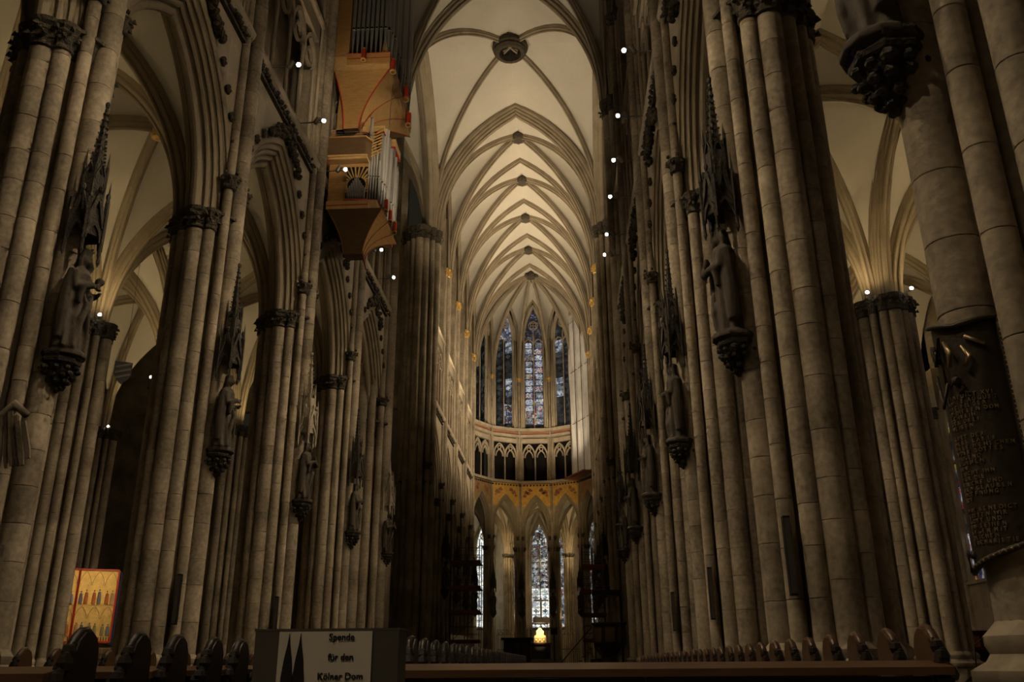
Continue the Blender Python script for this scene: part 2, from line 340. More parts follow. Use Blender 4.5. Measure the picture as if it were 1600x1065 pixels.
def robed(seed, kind):
    """standing robed figure 2.05 m tall, facing +Y, feet at z 0"""
    g = random.Random(seed); b = MB(); ph = g.random()*6
    sway = lambda z: .05*sin(z*2.2+ph)
    prof = [(.30,0),(.33,.03),(.31,.15),(.285,.5),(.275,.8),(.26,1.0),(.25,1.2),(.27,1.4),(.275,1.52),(.22,1.62),(.10,1.70),(.075,1.76)]
    def rf(a,z,r):
        if z > 1.5: return r*(1.0+.22*abs(cos(a)))
        k = max(0,1-z/1.5); return r*(1+.14*abs(cos(a))+ (.05+.11*k)*sin(9*a+ph+1.8*z)*(.6+.4*sin(3*a+z*3)) + .04*sin(4*a-5*z))
    L = []
    v0 = len(b.v); b.lathe([(r*.92,z) for r,z in prof], 40, rf=rf, sy=.80)
    b.v = [(x+sway(z),y,z) for x,y,z in b.v]
    # cloak falling from the shoulders behind and on one side
    for sx in (-1,1):
        x0 = sx*.25
        b.tube([(x0,-.05,1.56),(x0*1.22,-.08,1.2),(x0*1.25,-.1,.7),(x0*1.15,-.1,.2)],[.10,.12,.13,.10],8)
    # diagonal drapery fold across the front
    b.tube([(-.22,.14,1.35),(-.05,.25,1.1),(.12,.27,.9),(.22,.2,.6),(.24,.15,.25)],[.05,.06,.07,.07,.05],7)
    b.tube([(.2,.15,1.2),(.02,.27,.75),(-.1,.27,.4),(-.12,.24,.1)],[.03,.045,.05,.04],6)
    # head
    hx = sway(1.8); c = Vector((hx,.04,1.88))
    b.ball(c,.125,12,10,.86,1.0,1.22); b.tube([(hx,0,1.66),(hx,.02,1.8)],.065,8)
    b.obox(c+Vector((0,.125,-.01)),(.014,0,0),(0,.022,0),(0,0,.03))              # nose
    for sx in (-1,1):
        b.ball(c+Vector((sx*.045,.10,.03)),.018,6,4); b.ball(c+Vector((sx*.108,-.005,0)),.03,6,4,.5,.8,1.2)   # brow, ear
        b.tube([c+Vector((sx*.09,-.02,.1)),c+Vector((sx*.125,-.05,-.05)),c+Vector((sx*.10,-.06,-.2))],[.04,.05,.035],6)   # hair
    if kind in ('king','prophet','pilgrim'): b.tube([c+Vector((0,.10,-.07)),c+Vector((0,.13,-.16)),c+Vector((0,.11,-.27))],[.065,.06,.025],8)
    if kind == 'king':
        b.lathe([(.115,0),(.125,.05),(.14,.11)],10,c+Vector((0,-.01,.09)))
        for i in range(6): b.ball(c+Vector((.14*cos(i*pi/3),.14*sin(i*pi/3),.21)),.028,5,4)
    elif kind == 'pilgrim': b.lathe([(.20,0),(.20,.02),(.12,.05),(.11,.13),(.03,.17)],14,c+Vector((0,-.01,.08)))
    elif kind == 'bishop': b.lathe([(.12,0),(.14,.12),(.10,.26),(.02,.36)],10,c+Vector((0,-.01,.06)),sy=.7)
    else: b.lathe([(.118,0),(.11,.05),(.05,.09)],12,c+Vector((0,-.015,.09)))
    # arms
    for sx in (-1,1):
        sh = Vector((sx*.27,0,1.50)); el = Vector((sx*.36,.04,1.20)); wr = Vector((sx*(.16 if kind != 'pilgrim' or sx < 0 else .30),.30,1.26+.05*sx))
        b.tube([sh,sh.lerp(el,.5),el,el.lerp(wr,.5),wr],[.105,.10,.085,.085,.065],10)
        b.tube([el.lerp(wr,.4),el.lerp(wr,.4)+Vector((0,-.02,-.35))],[.08,.05],7)   # hanging sleeve
        hand(b, wr, (Vector((-sx*.5,.5,.1))), (0,0,1))
    if kind == 'prophet' or kind == 'bishop': b.obox((.02,.36,1.33),(.13,0,.02),(0,.035,.012),(-.02,-.05,.17))
    if kind == 'pilgrim': b.tube([(.33,.33,.0),(.33,.33,1.75)],.022,6); b.ball((.33,.33,1.78),.045,6,5)
    if kind == 'king': b.lathe([(.07,0),(.03,.06),(.03,.10),(.085,.14),(.085,.22),(.02,.27)],8,(.02,.37,1.26))
    b.lathe([(.36,-.10),(.36,-.02),(.33,.02)],12,(0,0,0))
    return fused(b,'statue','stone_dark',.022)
STAT = {k: robed(i+3,k) for i,k in enumerate(('king','prophet','pilgrim','bishop','monk'))}
b = MB()
b.lathe([(.36,1.9),(.38,2.3),(.30,2.7),(.34,3.05),(.30,3.25),(.12,3.38),(.08,3.45)],18,(0,0,0),rf=lambda a,z,r: r*(1+.08*sin(8*a+z*3)),sy=.8)
b.ball((.05,-.08,3.58),.15,12,10,.9,1,1.2); b.obox((.06,-.24,3.56),(.015,0,0),(0,.03,0),(0,0,.04))
for sx in (-1,1): b.tube([(.05+sx*.10,-.02,3.7),(.05+sx*.16,.02,3.55),(.05+sx*.13,.05,3.4)],[.05,.06,.04],6)
for sx in (-1,1):
    b.tube([(sx*.33,-.02,3.18),(sx*.42,-.12,2.85),(sx*.30,-.38,2.72)],[.12,.10,.07],8); hand(b,(sx*.30,-.38,2.72),(-sx*.4,-.6,0),(0,0,1),1.2)
ANGEL = fused(b,'angel_figure','stone_mid',.03)
GLY = {}
def make_glyphs(items):
    """all lettering meshes are made in one go: items of (body, size, extrude, bold, align)"""
    tmp = []
    for it in items:
        body,size,ext,bold,align = it
        cu = bpy.data.curves.new('lettering','FONT'); cu.body = body; cu.size = size; cu.align_x = align; cu.extrude = ext; cu.offset = bold; cu.resolution_u = 3
        o = bpy.data.objects.new('lettering_raw',cu); C.objects.link(o); tmp.append((it,o))
    dg = bpy.context.evaluated_depsgraph_get()
    for it,o in tmp: GLY[it] = bpy.data.meshes.new_from_object(o.evaluated_get(dg))
    for it,o in tmp: bpy.data.objects.remove(o)
def text(body, size, loc, par, m='ink', name='lettering', ext=.0006, bold=.0, rot=(pi/2,0,0), align='CENTER', sx=1):
    me = GLY[(body,size,ext,bold,align)]; me.materials.clear(); me.materials.append(MATS[m]); me.name = name
    q = put(name,me,par,loc); q.rotation_euler = rot; q.scale = (sx,1,1)
    return q
make_glyphs([(t,.0205,.0006,.0004,'CENTER') for t in ('Spende','für den','Kölner Dom')] + [(c,.042,.006,.001,'LEFT') for c in 'ABCDEFGHIJKLMNOPQRSTUVWXYZÜ0123456789'])

# ------------------------------------------------------------------ key dimensions
PX = 6.95; WF = 6.38; ZC = 13.0; ZS = 13.05; ZST = 19.15; ZT = 25.5; ZV = 32.4; ZB = 43.3
NY = [-15.385-7.425*k for k in range(5)]           # nave piers, far to near
XY = 7.45                                         # crossing piers at +-7
CY = [14.64, 21.83, 29.02, 36.21]                  # choir piers
AC = (0, 38.2); AR = 7.0                         # apse centre, radius
APV = [(AR*cos(radians(-15+30*k)), AC[1]+AR*sin(radians(-15+30*k))) for k in range(8)]
KEY = Vector((0, 39.3, ZB))

# ------------------------------------------------------------------ floor
fl = struct('floor')
mb = MB(); mb.box(-28,28,-67,68,-.25,-.02); mb.build('floor_bed','floor_stone',fl)
flag = MB(); flag.box(-.585,.585,-.585,.585,-.02,0); flagm = flag.mesh('flagstone','floor_stone')
for i in range(3):
    for j in range(22): put('flagstone', flagm, fl, (.15+i*1.2-.6, -49.2+j*1.2, 0))

# ------------------------------------------------------------------ capitals and shafts (shared meshes)
_cap = {}
def cap_mesh(r, m='foliage_stone', hgt=.62):
    key = (round(r,3), m, hgt)
    if key not in _cap:
        g = random.Random(int(r*1000)); ph = g.random()*6; k = max(6, int(r*30))
        def rf(a, z, rr):
            t = z/hgt
            if t < .12 or t > .86: return rr
            row = 0 if t < .5 else pi/k
            return rr*(1 + .20*max(0,sin(k*(a+row)+ph))*sin(pi*((t*2)%1)) + .05*sin(17*a+z*40))
        b = MB(); pr = [(r*1.02,0),(r*1.22,.03),(r*1.22,.07),(r*1.04,.09)]
        for i in range(1,9): t = i/9; pr.append((r*(1.05+.38*t**1.4), .09+t*(hgt-.2)))
        pr += [(r*1.5,hgt-.1),(r*1.56,hgt-.06),(r*1.56,hgt)]
        b.lathe(pr, min(40,max(16,2*k)), rf=rf)
        # curled leaves
        for row,(zz,ro) in enumerate(((.24,1.22),(.42,1.38))):
            for i in range(k):
                a = 2*pi*(i+.5*row)/k+g.uniform(-.06,.06); q = Vector((cos(a),sin(a),0)); tv = Vector((-sin(a),cos(a),0))
                p = q*r*(ro+.06) + Vector((0,0,zz+g.uniform(-.03,.03))); w = r*.2+.015
                b.add([p-tv*w+q*.0, p+tv*w+q*.0, p+tv*w*.8+q*(r*.12+.04)+Vector((0,0,.08)), p-tv*w*.8+q*(r*.12+.04)+Vector((0,0,.08)), p+q*(r*.2+.08)+Vector((0,0,-.03))],
                      [(0,1,2,3),(3,2,4),(2,1,4),(1,0,4),(0,3,4)])
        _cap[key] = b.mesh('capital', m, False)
    return _cap[key]
_sh = {}
def shaft_mesh(r, z0, z1, m='stone_course', n=14):
    key = (round(r,3), round(z0,2), round(z1,2), m)
    if key not in _sh:
        g = random.Random(crc(key)); b = MB(); pr = [(r,z0)]; z = z0
        while z1-z > 1.2:
            z += g.choice((.62,.74,.86,.98)); pr += [(r,z-.014),(r-.012,z-.005),(r-.012,z+.005),(r,z+.014)]
        pr.append((r,z1)); b.lathe(pr, n); _sh[key] = b.mesh('shaft', m, 2)
    return _sh[key]
_dr = {}
def drum_mesh(r, h, n=18):
    key = (round(r,3), h)
    if key not in _dr:
        b = MB(); e = .007; b.lathe([(r-e,.0015),(r,.0015+e),(r,h-.0015-e),(r-e,h-.0015)], n); _dr[key] = b.mesh('shaft_drum','stone',2)
    return _dr[key]
def shaft(par, x, y, r, z0, z1, drums=0, seed=0, m='stone_course', cap=True, capm='foliage_stone', chgt=.62, zcap=None):
    """a round shaft: drums from z0 up to drums (height), one piece above; capital on top"""
    zt = z1 - (chgt if cap else 0)
    z = z0; g = random.Random(seed)
    if drums > z0+.6:
        while z < min(drums, zt-.7):
            h = g.choice((.62,.74,.86)); put('shaft_drum', drum_mesh(r,h), par, (x,y,z), g.choice((0,.2,.4))); z += h
    if zt-z > .05: put('shaft', shaft_mesh(r, 0, zt-z, m), par, (x,y,z))
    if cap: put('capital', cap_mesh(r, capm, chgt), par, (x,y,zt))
_ba = {}
def plinth(b, x, y, r):
    q = r*1.0
    pr = [(q*1.75+.05,0),(q*1.75+.05,.18),(q*1.65+.04,.22),(q*1.65+.04,.98),(q*1.8+.05,1.02)]
    b.lathe([(a*1.03,z) for a,z in pr], 8, (x,y,0), a0=pi/8)
    b.lathe([(q*1.6+.03,1.0),(q*1.72+.05,1.06),(q*1.72+.05,1.13),(q*1.45,1.19),(q*1.3,1.24),(q*1.42,1.3),(q*1.42,1.36),(q*1.2,1.41),(q,1.46)], 16, (x,y,0))

def pier(name, label, x, y, side, k=1.0, drums=0, full='nave', zfull=ZV, group=None, capm='foliage_stone', capu=None, zc=ZC, rot=0, shaftm='stone_course', vis=(-30,130)):
    """compound pier: core with four strong and eight slender shafts. angle 0 faces the nave, 90 faces the viewer (-Y)"""
    t = thing(name, label, 'pier', (x,y,0), group)
    def dirv(a):
        a = radians(a+rot); return (-side*cos(a), -sin(a))
    SH = []
    for a in (0,90,180,270): SH.append((a, .78, .232 if a != 0 else .225))
    for a in (35,-35): SH.append((a, .79, .132))
    for a in (64,-64,116,-116): SH.append((a, .775, .17))
    for a in (145,-145): SH.append((a, .79, .132))
    b = MB(); base = MB()
    b.lathe([(.64*k,.9),(.64*k,zc-.62*k)], 28); b.build('core','stone_course',t,2)
    base.lathe([(.95*k,0),(.95*k,.18),(.9*k,.22),(.9*k,.98),(.94*k,1.02),(.82*k,1.16),(.7*k,1.4)], 16, a0=pi/16)
    cc = MB(); cc.lathe([(.64*k,zc-.62*k),(.74*k,zc-.3*k),(.82*k,zc-.1*k),(.9*k,zc-.08*k),(.9*k,zc)], 28); cc.build('capital_core',capm,t)
    for i,(a,o,r) in enumerate(SH):
        d = dirv(a); px,py = d[0]*o*k, d[1]*o*k; rr = r*k
        isf = full == 'all' or (full == 'nave' and abs(a) <= 35)
        dv = drums if vis[0] <= a <= vis[1] else 0
        plinth(base, px, py, rr)
        if isf:
            shaft(t, px, py, rr, 1.44, zfull, dv, crc((i,round(y),side)), shaftm, True, capu or capm, .75*k)
            if abs(a) == 35: put('shaft_knot', cap_mesh(rr*1.25, capm, .4), t, (px,py,zc+.8))
        else: shaft(t, px, py, rr, 1.44, zc, min(dv,zc) if dv else 0, crc((i,round(y),side)), shaftm, True, capm, .62*k)
    base.build('base','stone_course',t,2)
    return t

# nave piers
for s in (-1,1):
    for k,y in enumerate(NY):
        i = len(NY)-1-k
        if s < 0 and i == 0: lab = None
        d = y-CAM[1]; dz = min(30, 1.2+1.05*d)
        what = {(-1,0):'tall grey stone pier of clustered shafts just beyond the left picture edge',
                (1,0):'huge grey stone pier at far right carrying the bronze plaque'}.get((s,i))
        if what is None:
            what = {-1:{1:'grey stone clustered pier at far left carrying the crowned statue',2:'grey clustered stone pier just right of the golden altarpiece',3:'grey clustered stone pier on left with third statue from left',4:'slim grey clustered stone pier on left, last before the crossing'},
                    1:{1:'broad grey clustered stone pier right of centre with large robed statue',2:'grey clustered stone pier on right with second largest full statue',3:'grey clustered stone pier on right, third from the plaque pier',4:'slim grey clustered stone pier on right, last before the crossing'}}[s][i]
        pier('compound_pier', what, s*PX, y, s, drums=dz if d < 33 else 0, group='clustered nave piers', vis=(-36,125) if s > 0 else (-66,125))
# crossing piers
for s in (-1,1):
    pier('crossing_pier', 'massive %s crossing pier at the end of the nave arcade'%SIDE[s], s*(PX+.35), -7.96, s, 1.4, full='all', drums=0, group='crossing piers')
    pier('crossing_pier', 'dark massive %s crossing pier at the entrance of the choir'%SIDE[s], s*(PX+.35), XY+.25, s, 1.4, full='all', group='crossing piers')
# choir piers
for s in (-1,1):
    for k,y in enumerate(CY):
        pier('choir_pier', '%s slender gilt-capped choir pier on the %s, counted from the crossing'%(('first','second','third','fourth')[k],SIDE[s]), s*PX, y, s, .95, capu='gilt', group='choir piers')
# aisle piers
for s in (-1,1):
    pier('aisle_pier', 'dark pier of the %s aisle at the corner of the transept'%SIDE[s], s*14.4, -7.96, s, .95, full=None, group='aisle piers')
    pier('aisle_pier', 'far dark pier at the outer %s aisle end, small lamp on it'%SIDE[s], s*21.6, -7.96, s, .95, full=None, group='aisle piers')
    for x_,w_ in ((14.4,'inner'),(21.6,'outer')): pier('transept_pier', '%s far pier on the east side of the %s transept arm'%(w_,SIDE[s]), s*x_, 8.2, s, .95, full=None, group='transept piers')
    for k,y in enumerate(NY):
        if k == 4 and s < 0: continue
        pier('aisle_pier', '%s pier between the two %s aisles, counted from the crossing'%(('first','second','third','fourth','fifth')[k],SIDE[s]), s*14.4, y, s, .95, full=None, group='aisle piers')

# ------------------------------------------------------------------ nave and choir walls
walls = {s: struct('wall_'+SIDE[s]) for s in (-1,1)}
AW = WF+.62
ARC_N = [(a*.775,b) for a,b in ARCADE]
def crocket_mesh():
    b = MB(); b.ball((0,0,.0),.10,7,5,1,.8,1.0); b.ball((0,.0,.13),.075,6,4,1.2,.9,.8); b.ball((.10,0,.06),.06,6,4); b.ball((-.10,0,.06),.06,6,4); b.tube([(0,0,-.12),(0,0,.02)],.045,5)
    return b.mesh('crocket','foliage_stone')
CROCK = crocket_mesh()
wn = [0]
def lancet_window(par_name, o, d, nrm, half_w, z0, zs, rise, lights, rows, pm, frame='stone_wall', depth=.3, scene=None, rose=True, small=False, med=None):
    """window with mullions, saddle bars, panes, tracery. o centre point (x,y), d along, nrm towards the viewer"""
    wn[0] += 1; w = struct('window_%d'%wn[0])
    d = Vector((*d,0)).normalized(); nr = Vector((*nrm,0)).normalized(); O = Vector((*o,0))
    P3 = lambda a,z,t=0: O + d*a + nr*t + Vector((0,0,z))
    fr = MB(); path = [P3(-half_w,z0)] + [P3(x,zs+z) for x,z in arc(half_w,rise,10)] + [P3(half_w,z0)]
    fr.sweep(path, nr, [(-.12,.10),(.0,.12),(.12,.06),(.2,-.05),(.22,-.2)], inward=P3(0,(z0+zs)/2))
    fr.build('window_frame', frame, w, 2)
    sill = MB(); sill.obox(P3(0,z0-.06,.1), d*(half_w+.1), nr*.25, (0,0,.07)); sill.build('window_sill', frame, w)
    lw = 2*half_w/lights
    for i in range(lights+1):
        a = -half_w+i*lw
        if 0 < i < lights:
            m = MB(); m.tube([P3(a,z0,.02),P3(a,zs+rise*.25,.02)], .065, 6); m.build('mullion', frame, w)
    # sub-lancet heads and tracery rings
    for i in range(lights):
        c = -half_w+(i+.5)*lw; m = MB()
        m.sweep([P3(c+x, zs-lw*.4+z,.02) for x,z in arc(lw/2,lw*.75,5)], nr, [(-.05,-.05),(.05,-.05),(.06,.05),(-.06,.05)], closed=True, inward=P3(c,zs-lw*.4)); m.build('tracery_arch', frame, w)
    ring = lambda a,z,r: MB().sweep([P3(a+r*cos(t*pi/8),z+r*sin(t*pi/8),.02) for t in range(17)], nr, [(-.05,-.04),(.05,-.04),(.05,.045),(-.05,.045)], closed=True, inward=P3(a,z)).build('tracery_ring', frame, w)
    if rose:
        R0 = half_w*.46; zc = zs+rise*.46; ring(0,zc,R0)
        for q in range(4): ring(R0*.45*cos(q*pi/2+pi/4), zc+R0*.45*sin(q*pi/2+pi/4), R0*.34)
    # glass
    ph = (zs-z0)/rows
    for i in range(lights):
        c = -half_w+(i+.5)*lw
        for j in range(rows):
            mname = pm(i,j) if callable(pm) else pm
            key = (round(lw,3), round(ph,3), mname, round(d.x,3))
            if key not in _pane:
                b = MB(); b.obox((0,0,0), d*(lw/2-.055), nr*.008, (0,0,ph/2-.025)); _pane[key] = b.mesh('pane', mname)
            pn = put('pane', _pane[key], w, P3(c, z0+(j+.5)*ph, -.03))
            mm_ = med(i,j) if med else None
            if mm_:     # medallion of lighter glass set in the pane
                key = ('med', round(lw,3), round(ph,3), mm_, round(d.x,3))
                if key not in _pane:
                    b = MB(); a_ = lw*.36; h_ = ph*.45
                    poly = [(a_*.6,h_),(0,h_*.8),(-a_*.6,h_),(-a_,h_*.4),(-a_*.8,-h_*.2),(-a_,-h_*.8),(-a_*.4,-h_),(a_*.4,-h_*.9),(a_,-h_*.8),(a_*.75,-h_*.1),(a_,h_*.4)] if mm_[1] == 'oval' else [(a_,0),(a_*.35,h_*.35),(0,h_),(-a_*.35,h_*.35),(-a_,0),(-a_*.35,-h_*.35),(0,-h_),(a_*.35,-h_*.35)]
                    b.prism(poly, nr*.012, d, (0,0,1), nr*.012); _pane[key] = b.mesh('medallion', mm_[0])
                put('medallion', _pane[key], pn)
    hp = arc(half_w*.97, rise*.97, 8); b = MB(); b.prism([(x,z) for x,z in hp], P3(0,zs,-.06), d, (0,0,1), nr*.02)
    b.build('pane', pm(0,rows-1) if callable(pm) else pm, w)
    if rows > 1:
        for j in range(1, rows):
            m = MB(); m.tube([P3(-half_w,z0+j*ph,0),P3(half_w,z0+j*ph,0)], .018, 4); m.build('saddle_bar','iron',w)
    return w
_pane = {}

def wall_bay(s, y0, y1, W, crockets=True, stone='stone_wall', choir=False):
    yc = (y0+y1)/2; hs = (y1-y0)/2; se = hs-.12; rise = 18.15-ZS
    A = arc(se, rise, 14)
    path = [Vector((s*AW, yc+x, ZS+z)) for x,z in A]
    b = MB(); b.sweep(path, (1,0,0), ARC_N, inward=(s*AW,yc,ZS)); b.build('arcade_arch','stone_rib',W,2)
    # spandrels (nave side and aisle side)
    for X,top in ((WF+.01,ZST),(WF+1.22,ZT)):
        b = MB(); pts = [(-hs,0)] + A + [(hs,0)]
        b.grid([[Vector((s*X,yc+x,ZS+z)) for x,z in pts],[Vector((s*X,yc+x,top)) for x,z in pts]])
        b.build('spandrel', 'gold_paint' if False else stone, W)
    # hood foliage: finial and crockets
    if crockets:
        hd = arc(se+.12, rise+.2, 9)
        for i,(x,z) in enumerate(hd):
            if i in (0,len(hd)-1): continue
            put('crocket', CROCK, W, (s*(WF-.07),yc+x,ZS+z), pi/2, 1.0)
        f = MB()
        g = random.Random(int(y0*10))
        for i in range(90):
            t_ = g.uniform(-1.5,1.5); ze = max(z for x,z in arc(se,rise,40) if abs(x-t_) < .2); f.ball((s*(WF-.06-.16*g.random()), yc+t_, min(ZST-.05,ZS+ze+g.uniform(.0,.62)*(1.15-abs(t_)*.55))), g.uniform(.06,.12), 6, 4)
        f.build('arch_finial','foliage_stone',W)
    # string course with leaf cornice
    b = MB()
    b.sweep([(s*WF,y0,ZST),(s*WF,y1,ZST)], (0,0,1), [(0,0),(-.05,.10),(.06,.22),(.16,.26),(.26,.26),(.30,.16),(.36,.10),(.36,-.1)], inward=(0,yc,ZST)); b.build('string_course','stone_wall',W)
    b = MB(); n = int((y1-y0)/.15); g = random.Random(int(y0*7))
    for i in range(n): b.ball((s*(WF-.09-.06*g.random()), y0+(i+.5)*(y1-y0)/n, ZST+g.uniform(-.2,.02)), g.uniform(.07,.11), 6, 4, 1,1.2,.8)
    b.box(*sorted((s*(WF-.12),s*(WF+.1))),y0,y1,ZST-.36,ZST-.28)
    o = b.build('leaf_cornice','foliage_stone',W); o['kind'] = 'stuff'
    # triforium
    b = MB(); b.box(*sorted((s*(WF+1.15),s*(WF+1.3))), y0,y1, ZST,ZT); b.build('triforium_back','stone_course',W)
    b = MB(); b.box(*sorted((s*WF,s*(WF+1.2))), y0,y1, ZST+.3,ZST+.38); b.build('triforium_floor','stone_wall',W)
    b = MB(); b.box(*sorted((s*(WF+.02),s*(WF+.5))), y0,y1, ZT-.75,ZT); b.build('triforium_lintel','stone_wall',W)
    lights = 4; jw = .75; lw = (y1-y0-2*jw)/lights
    for i in range(lights+1):
        y = y0+jw+i*lw; m = MB(); m.lathe([(.13,0),(.13,.15),(.08,.22),(.08,3.6),(.12,3.7),(.12,3.85)], 8, (s*(WF+.15),y,ZST+.38)); m.build('colonnette','stone_wall',W,2)
    for i in range(lights):
        c = y0+jw+(i+.5)*lw; m = MB(); m.sweep([(s*(WF+.15),c+x,ZST+4.2+z) for x,z in arc(lw/2,lw*.75,6)], (1,0,0), [(-.1,-.1),(.1,-.1),(.08,.07),(-.08,.07)], closed=True, inward=(s*(WF+.15),c,ZST+4.2)); m.build('triforium_arch','stone_wall',W)
        m = MB(); rr = lw*.24
        m.sweep([(s*(WF+.15),c+rr*cos(t*pi/6),ZST+4.35+rr*sin(t*pi/6)) for t in range(13)], (1,0,0), [(-.06,-.05),(.06,-.05),(.05,.05),(-.05,.05)], closed=True, inward=(s*(WF+.15),c,ZST+4.35)); m.build('trefoil','stone_wall',W)
    # jambs beside the wall shafts, upper wall
    for a,b_ in ((y0,y0+.75),(y1-.75,y1)):
        m = MB(); m.box(*sorted((s*(WF+.02),s*(WF+.62))), a,b_, ZST+.38,40.2); m.build('jamb','stone_course',W)
        for e in (.25,.55):
            yy = a+e if a == y0 else b_-e
            m = MB(); m.tube([(s*(WF+.0),yy,ZST+.38),(s*(WF+.0),yy,37)], .085, 8); m.build('jamb_shaft','stone_wall',W,True)
    b = MB(); b.sweep([(s*WF,y0,ZT),(s*WF,y1,ZT)], (0,0,1), [(0,0),(.02,.12),(.12,.16),(.24,.12),(.26,-.3)], inward=(0,yc,ZT)); b.build('string_course','stone_wall',W)
    b = MB(); b.box(*sorted((s*(WF+.75),s*(WF+.95))), y0,y1, ZT,ZB+1); b.build('wall_back','dark_void' if not choir else 'stone_wall',W)  # backing plane behind the clerestory glass, added to stop light leaks
    lancet_window('', (s*(WF+.55),yc), (0,1), (-s,0), hs-.78, ZT+.4, 36.5, 4.3, 4, 6, 'glass_night', rose=True)
ys = [-52.51]+list(reversed(NY))+[-7.96]
for s in (-1,1):
    for a,b in zip(ys,ys[1:]): wall_bay(s, a, b, walls[s], crockets=a > -47)
    cy = [XY+.2]+CY
    for a,b in zip(cy,cy[1:]): wall_bay(s, a, b, walls[s], crockets=False, choir=True)

# ------------------------------------------------------------------ vaults
ceil = struct('ceiling')
def ruled(A, B, n=14, m=4, bulge=0):
    A = resample(A,n); B = resample(B,n); rows = []
    for j in range(m+1):
        t = j/m; rows.append([a.lerp(b,t) + Vector((0,0,bulge*4*t*(1-t)*min(1,i/n*2))) for i,(a,b) in enumerate(zip(A,B))])
    return rows
def vault(par, x0,x1,y0,y1, zs, zb, tr_apex=None, wall_stilt=0, web='vault_plaster', rib='stone_rib', boss=.55, diag=RIB, trans=RIB, wallrib=RIB, do_trans=(1,1), do_wall=(1,1), bossm='foliage_stone', ringboss=False, key=None):
    xc,yc = (x0+x1)/2,(y0+y1)/2; a = (x1-x0)/2; b = (y1-y0)/2; tr = (tr_apex or zb-.25)-zs
    K = Vector((xc,yc,zb)); hL = sqrt(a*a+b*b); dg = half(hL, zb-zs, 18)
    def diagp(cx,cy): d = Vector((cx-xc,cy-yc,0)).normalized(); return [Vector((xc,yc,0))+d*(-x)+Vector((0,0,zs+z)) for x,z in dg]
    T = half(a, tr, 16); Wl = half(b, tr-wall_stilt-.3, 12, wall_stilt)
    for sx in (-1,1):
        for sy in (-1,1):
            cx = xc+sx*a; cy = yc+sy*b; D = diagp(cx,cy)
            Tp = [Vector((xc+sx*(-x),cy,zs+z)) for x,z in T]; Wp = [Vector((cx,yc+sy*(-x),zs+z)) for x,z in Wl]
            m = MB(); m.grid(ruled(Tp,D,16,4,.12)); m.build('vault_web',web,par,True)
            m = MB(); m.grid(ruled(Wp,D,16,4,.12)); m.build('vault_web',web,par,True)
            m = MB(); nv = (D[-1]-D[0]).cross(Vector((0,0,1))); m.sweep(D, nv, diag, inward=(xc,yc,zs)); m.build('diagonal_rib',rib,par,2)
    for sy,do in zip((-1,1),do_trans):
        if do:
            cy = yc+sy*b; P = [Vector((xc+x,cy,zs+z)) for x,z in arc(a,tr,16)]
            m = MB(); m.sweep(P,(0,1,0),trans,inward=(xc,cy,zs)); m.build('transverse_rib',rib,par,2)
    for sx,do in zip((-1,1),do_wall):
        if do:
            cx = xc+sx*a; P = [Vector((cx,yc+x,zs+z)) for x,z in arc(b,tr-wall_stilt-.3,12,wall_stilt)]
            m = MB(); m.sweep(P,(1,0,0),wallrib,inward=(cx,yc,zs)); m.build('wall_rib',rib,par,2)
    m = MB()
    if ringboss:
        pr = [(1.15,.1),(1.3,-.1),(1.3,-.35),(1.15,-.45),(1.2,-.6),(1.05,-.8),(.8,-.8),(.72,-.5),(.72,.1)]
        m.lathe(pr, 16, (xc,yc,zb-.15)); m.build('boss_ring','foliage_stone',par,2)
        m = MB(); m.lathe([(.72,-.1),(.72,0)],16,(xc,yc,zb-.2)); m.build('boss_opening','dark_void',par)
    elif boss:
        m.lathe([(boss*.3,-.55),(boss*.8,-.5),(boss,-.3),(boss,-.05),(boss*.7,.1)], 14, (xc,yc,zb-.12), rf=lambda A,z,r: r*(1+.12*sin(7*A)))
        for i in range(8): m.ball((xc+boss*.75*cos(i*pi/4),yc+boss*.75*sin(i*pi/4),zb-.5),boss*.25,6,4)
        m.build('vault_boss',bossm,par)
# nave high vault, crossing, choir
xs = 6.15
for a,b in zip(ys,ys[1:]): vault(ceil, -xs,xs,a,b, ZV, ZB, wall_stilt=3.2, do_trans=(1,0))
vault(ceil, -6.6,6.6,-XY-.2,XY, ZV, ZB+.2, tr_apex=ZB, trans=BIGRIB, wallrib=BIGRIB, ringboss=True)
cyy = [XY+.35]+CY
for i,(a,b) in enumerate(zip(cyy,cyy[1:])): vault(ceil, -xs,xs,a,b, ZV, ZB, wall_stilt=3.2, do_trans=(0,1), boss=.62)
# transept arms
for s in (-1,1):
    x0,x1 = sorted((s*6.9,s*21.2)); vault(ceil, x0,x1,-XY,XY, ZV, ZB, do_trans=(1,1), do_wall=(s<0,s>0), boss=.5)
    w = struct('wall_transept_'+SIDE[s])
    m = MB(); m.box(*sorted((s*21.2,s*30)),-8,8,43.5,43.8); m.build('transept_roof','vault_plaster',w)
    m = MB(); m.box(*sorted((s*30,s*30.6)),-9,9,0,45); m.build('transept_end','stone_course',w)
    for sy in (-1,1):
        m = MB(); m.box(*sorted((s*8.6,s*30)),*sorted((sy*8.0,sy*8.6)),18.5,45); m.build('transept_upper_wall','stone_course',w)
        m = MB(); m.box(*sorted((s*22.6,s*30)),*sorted((sy*8.0,sy*8.6)),0,18.5); m.build('transept_side_wall','stone_course',w)
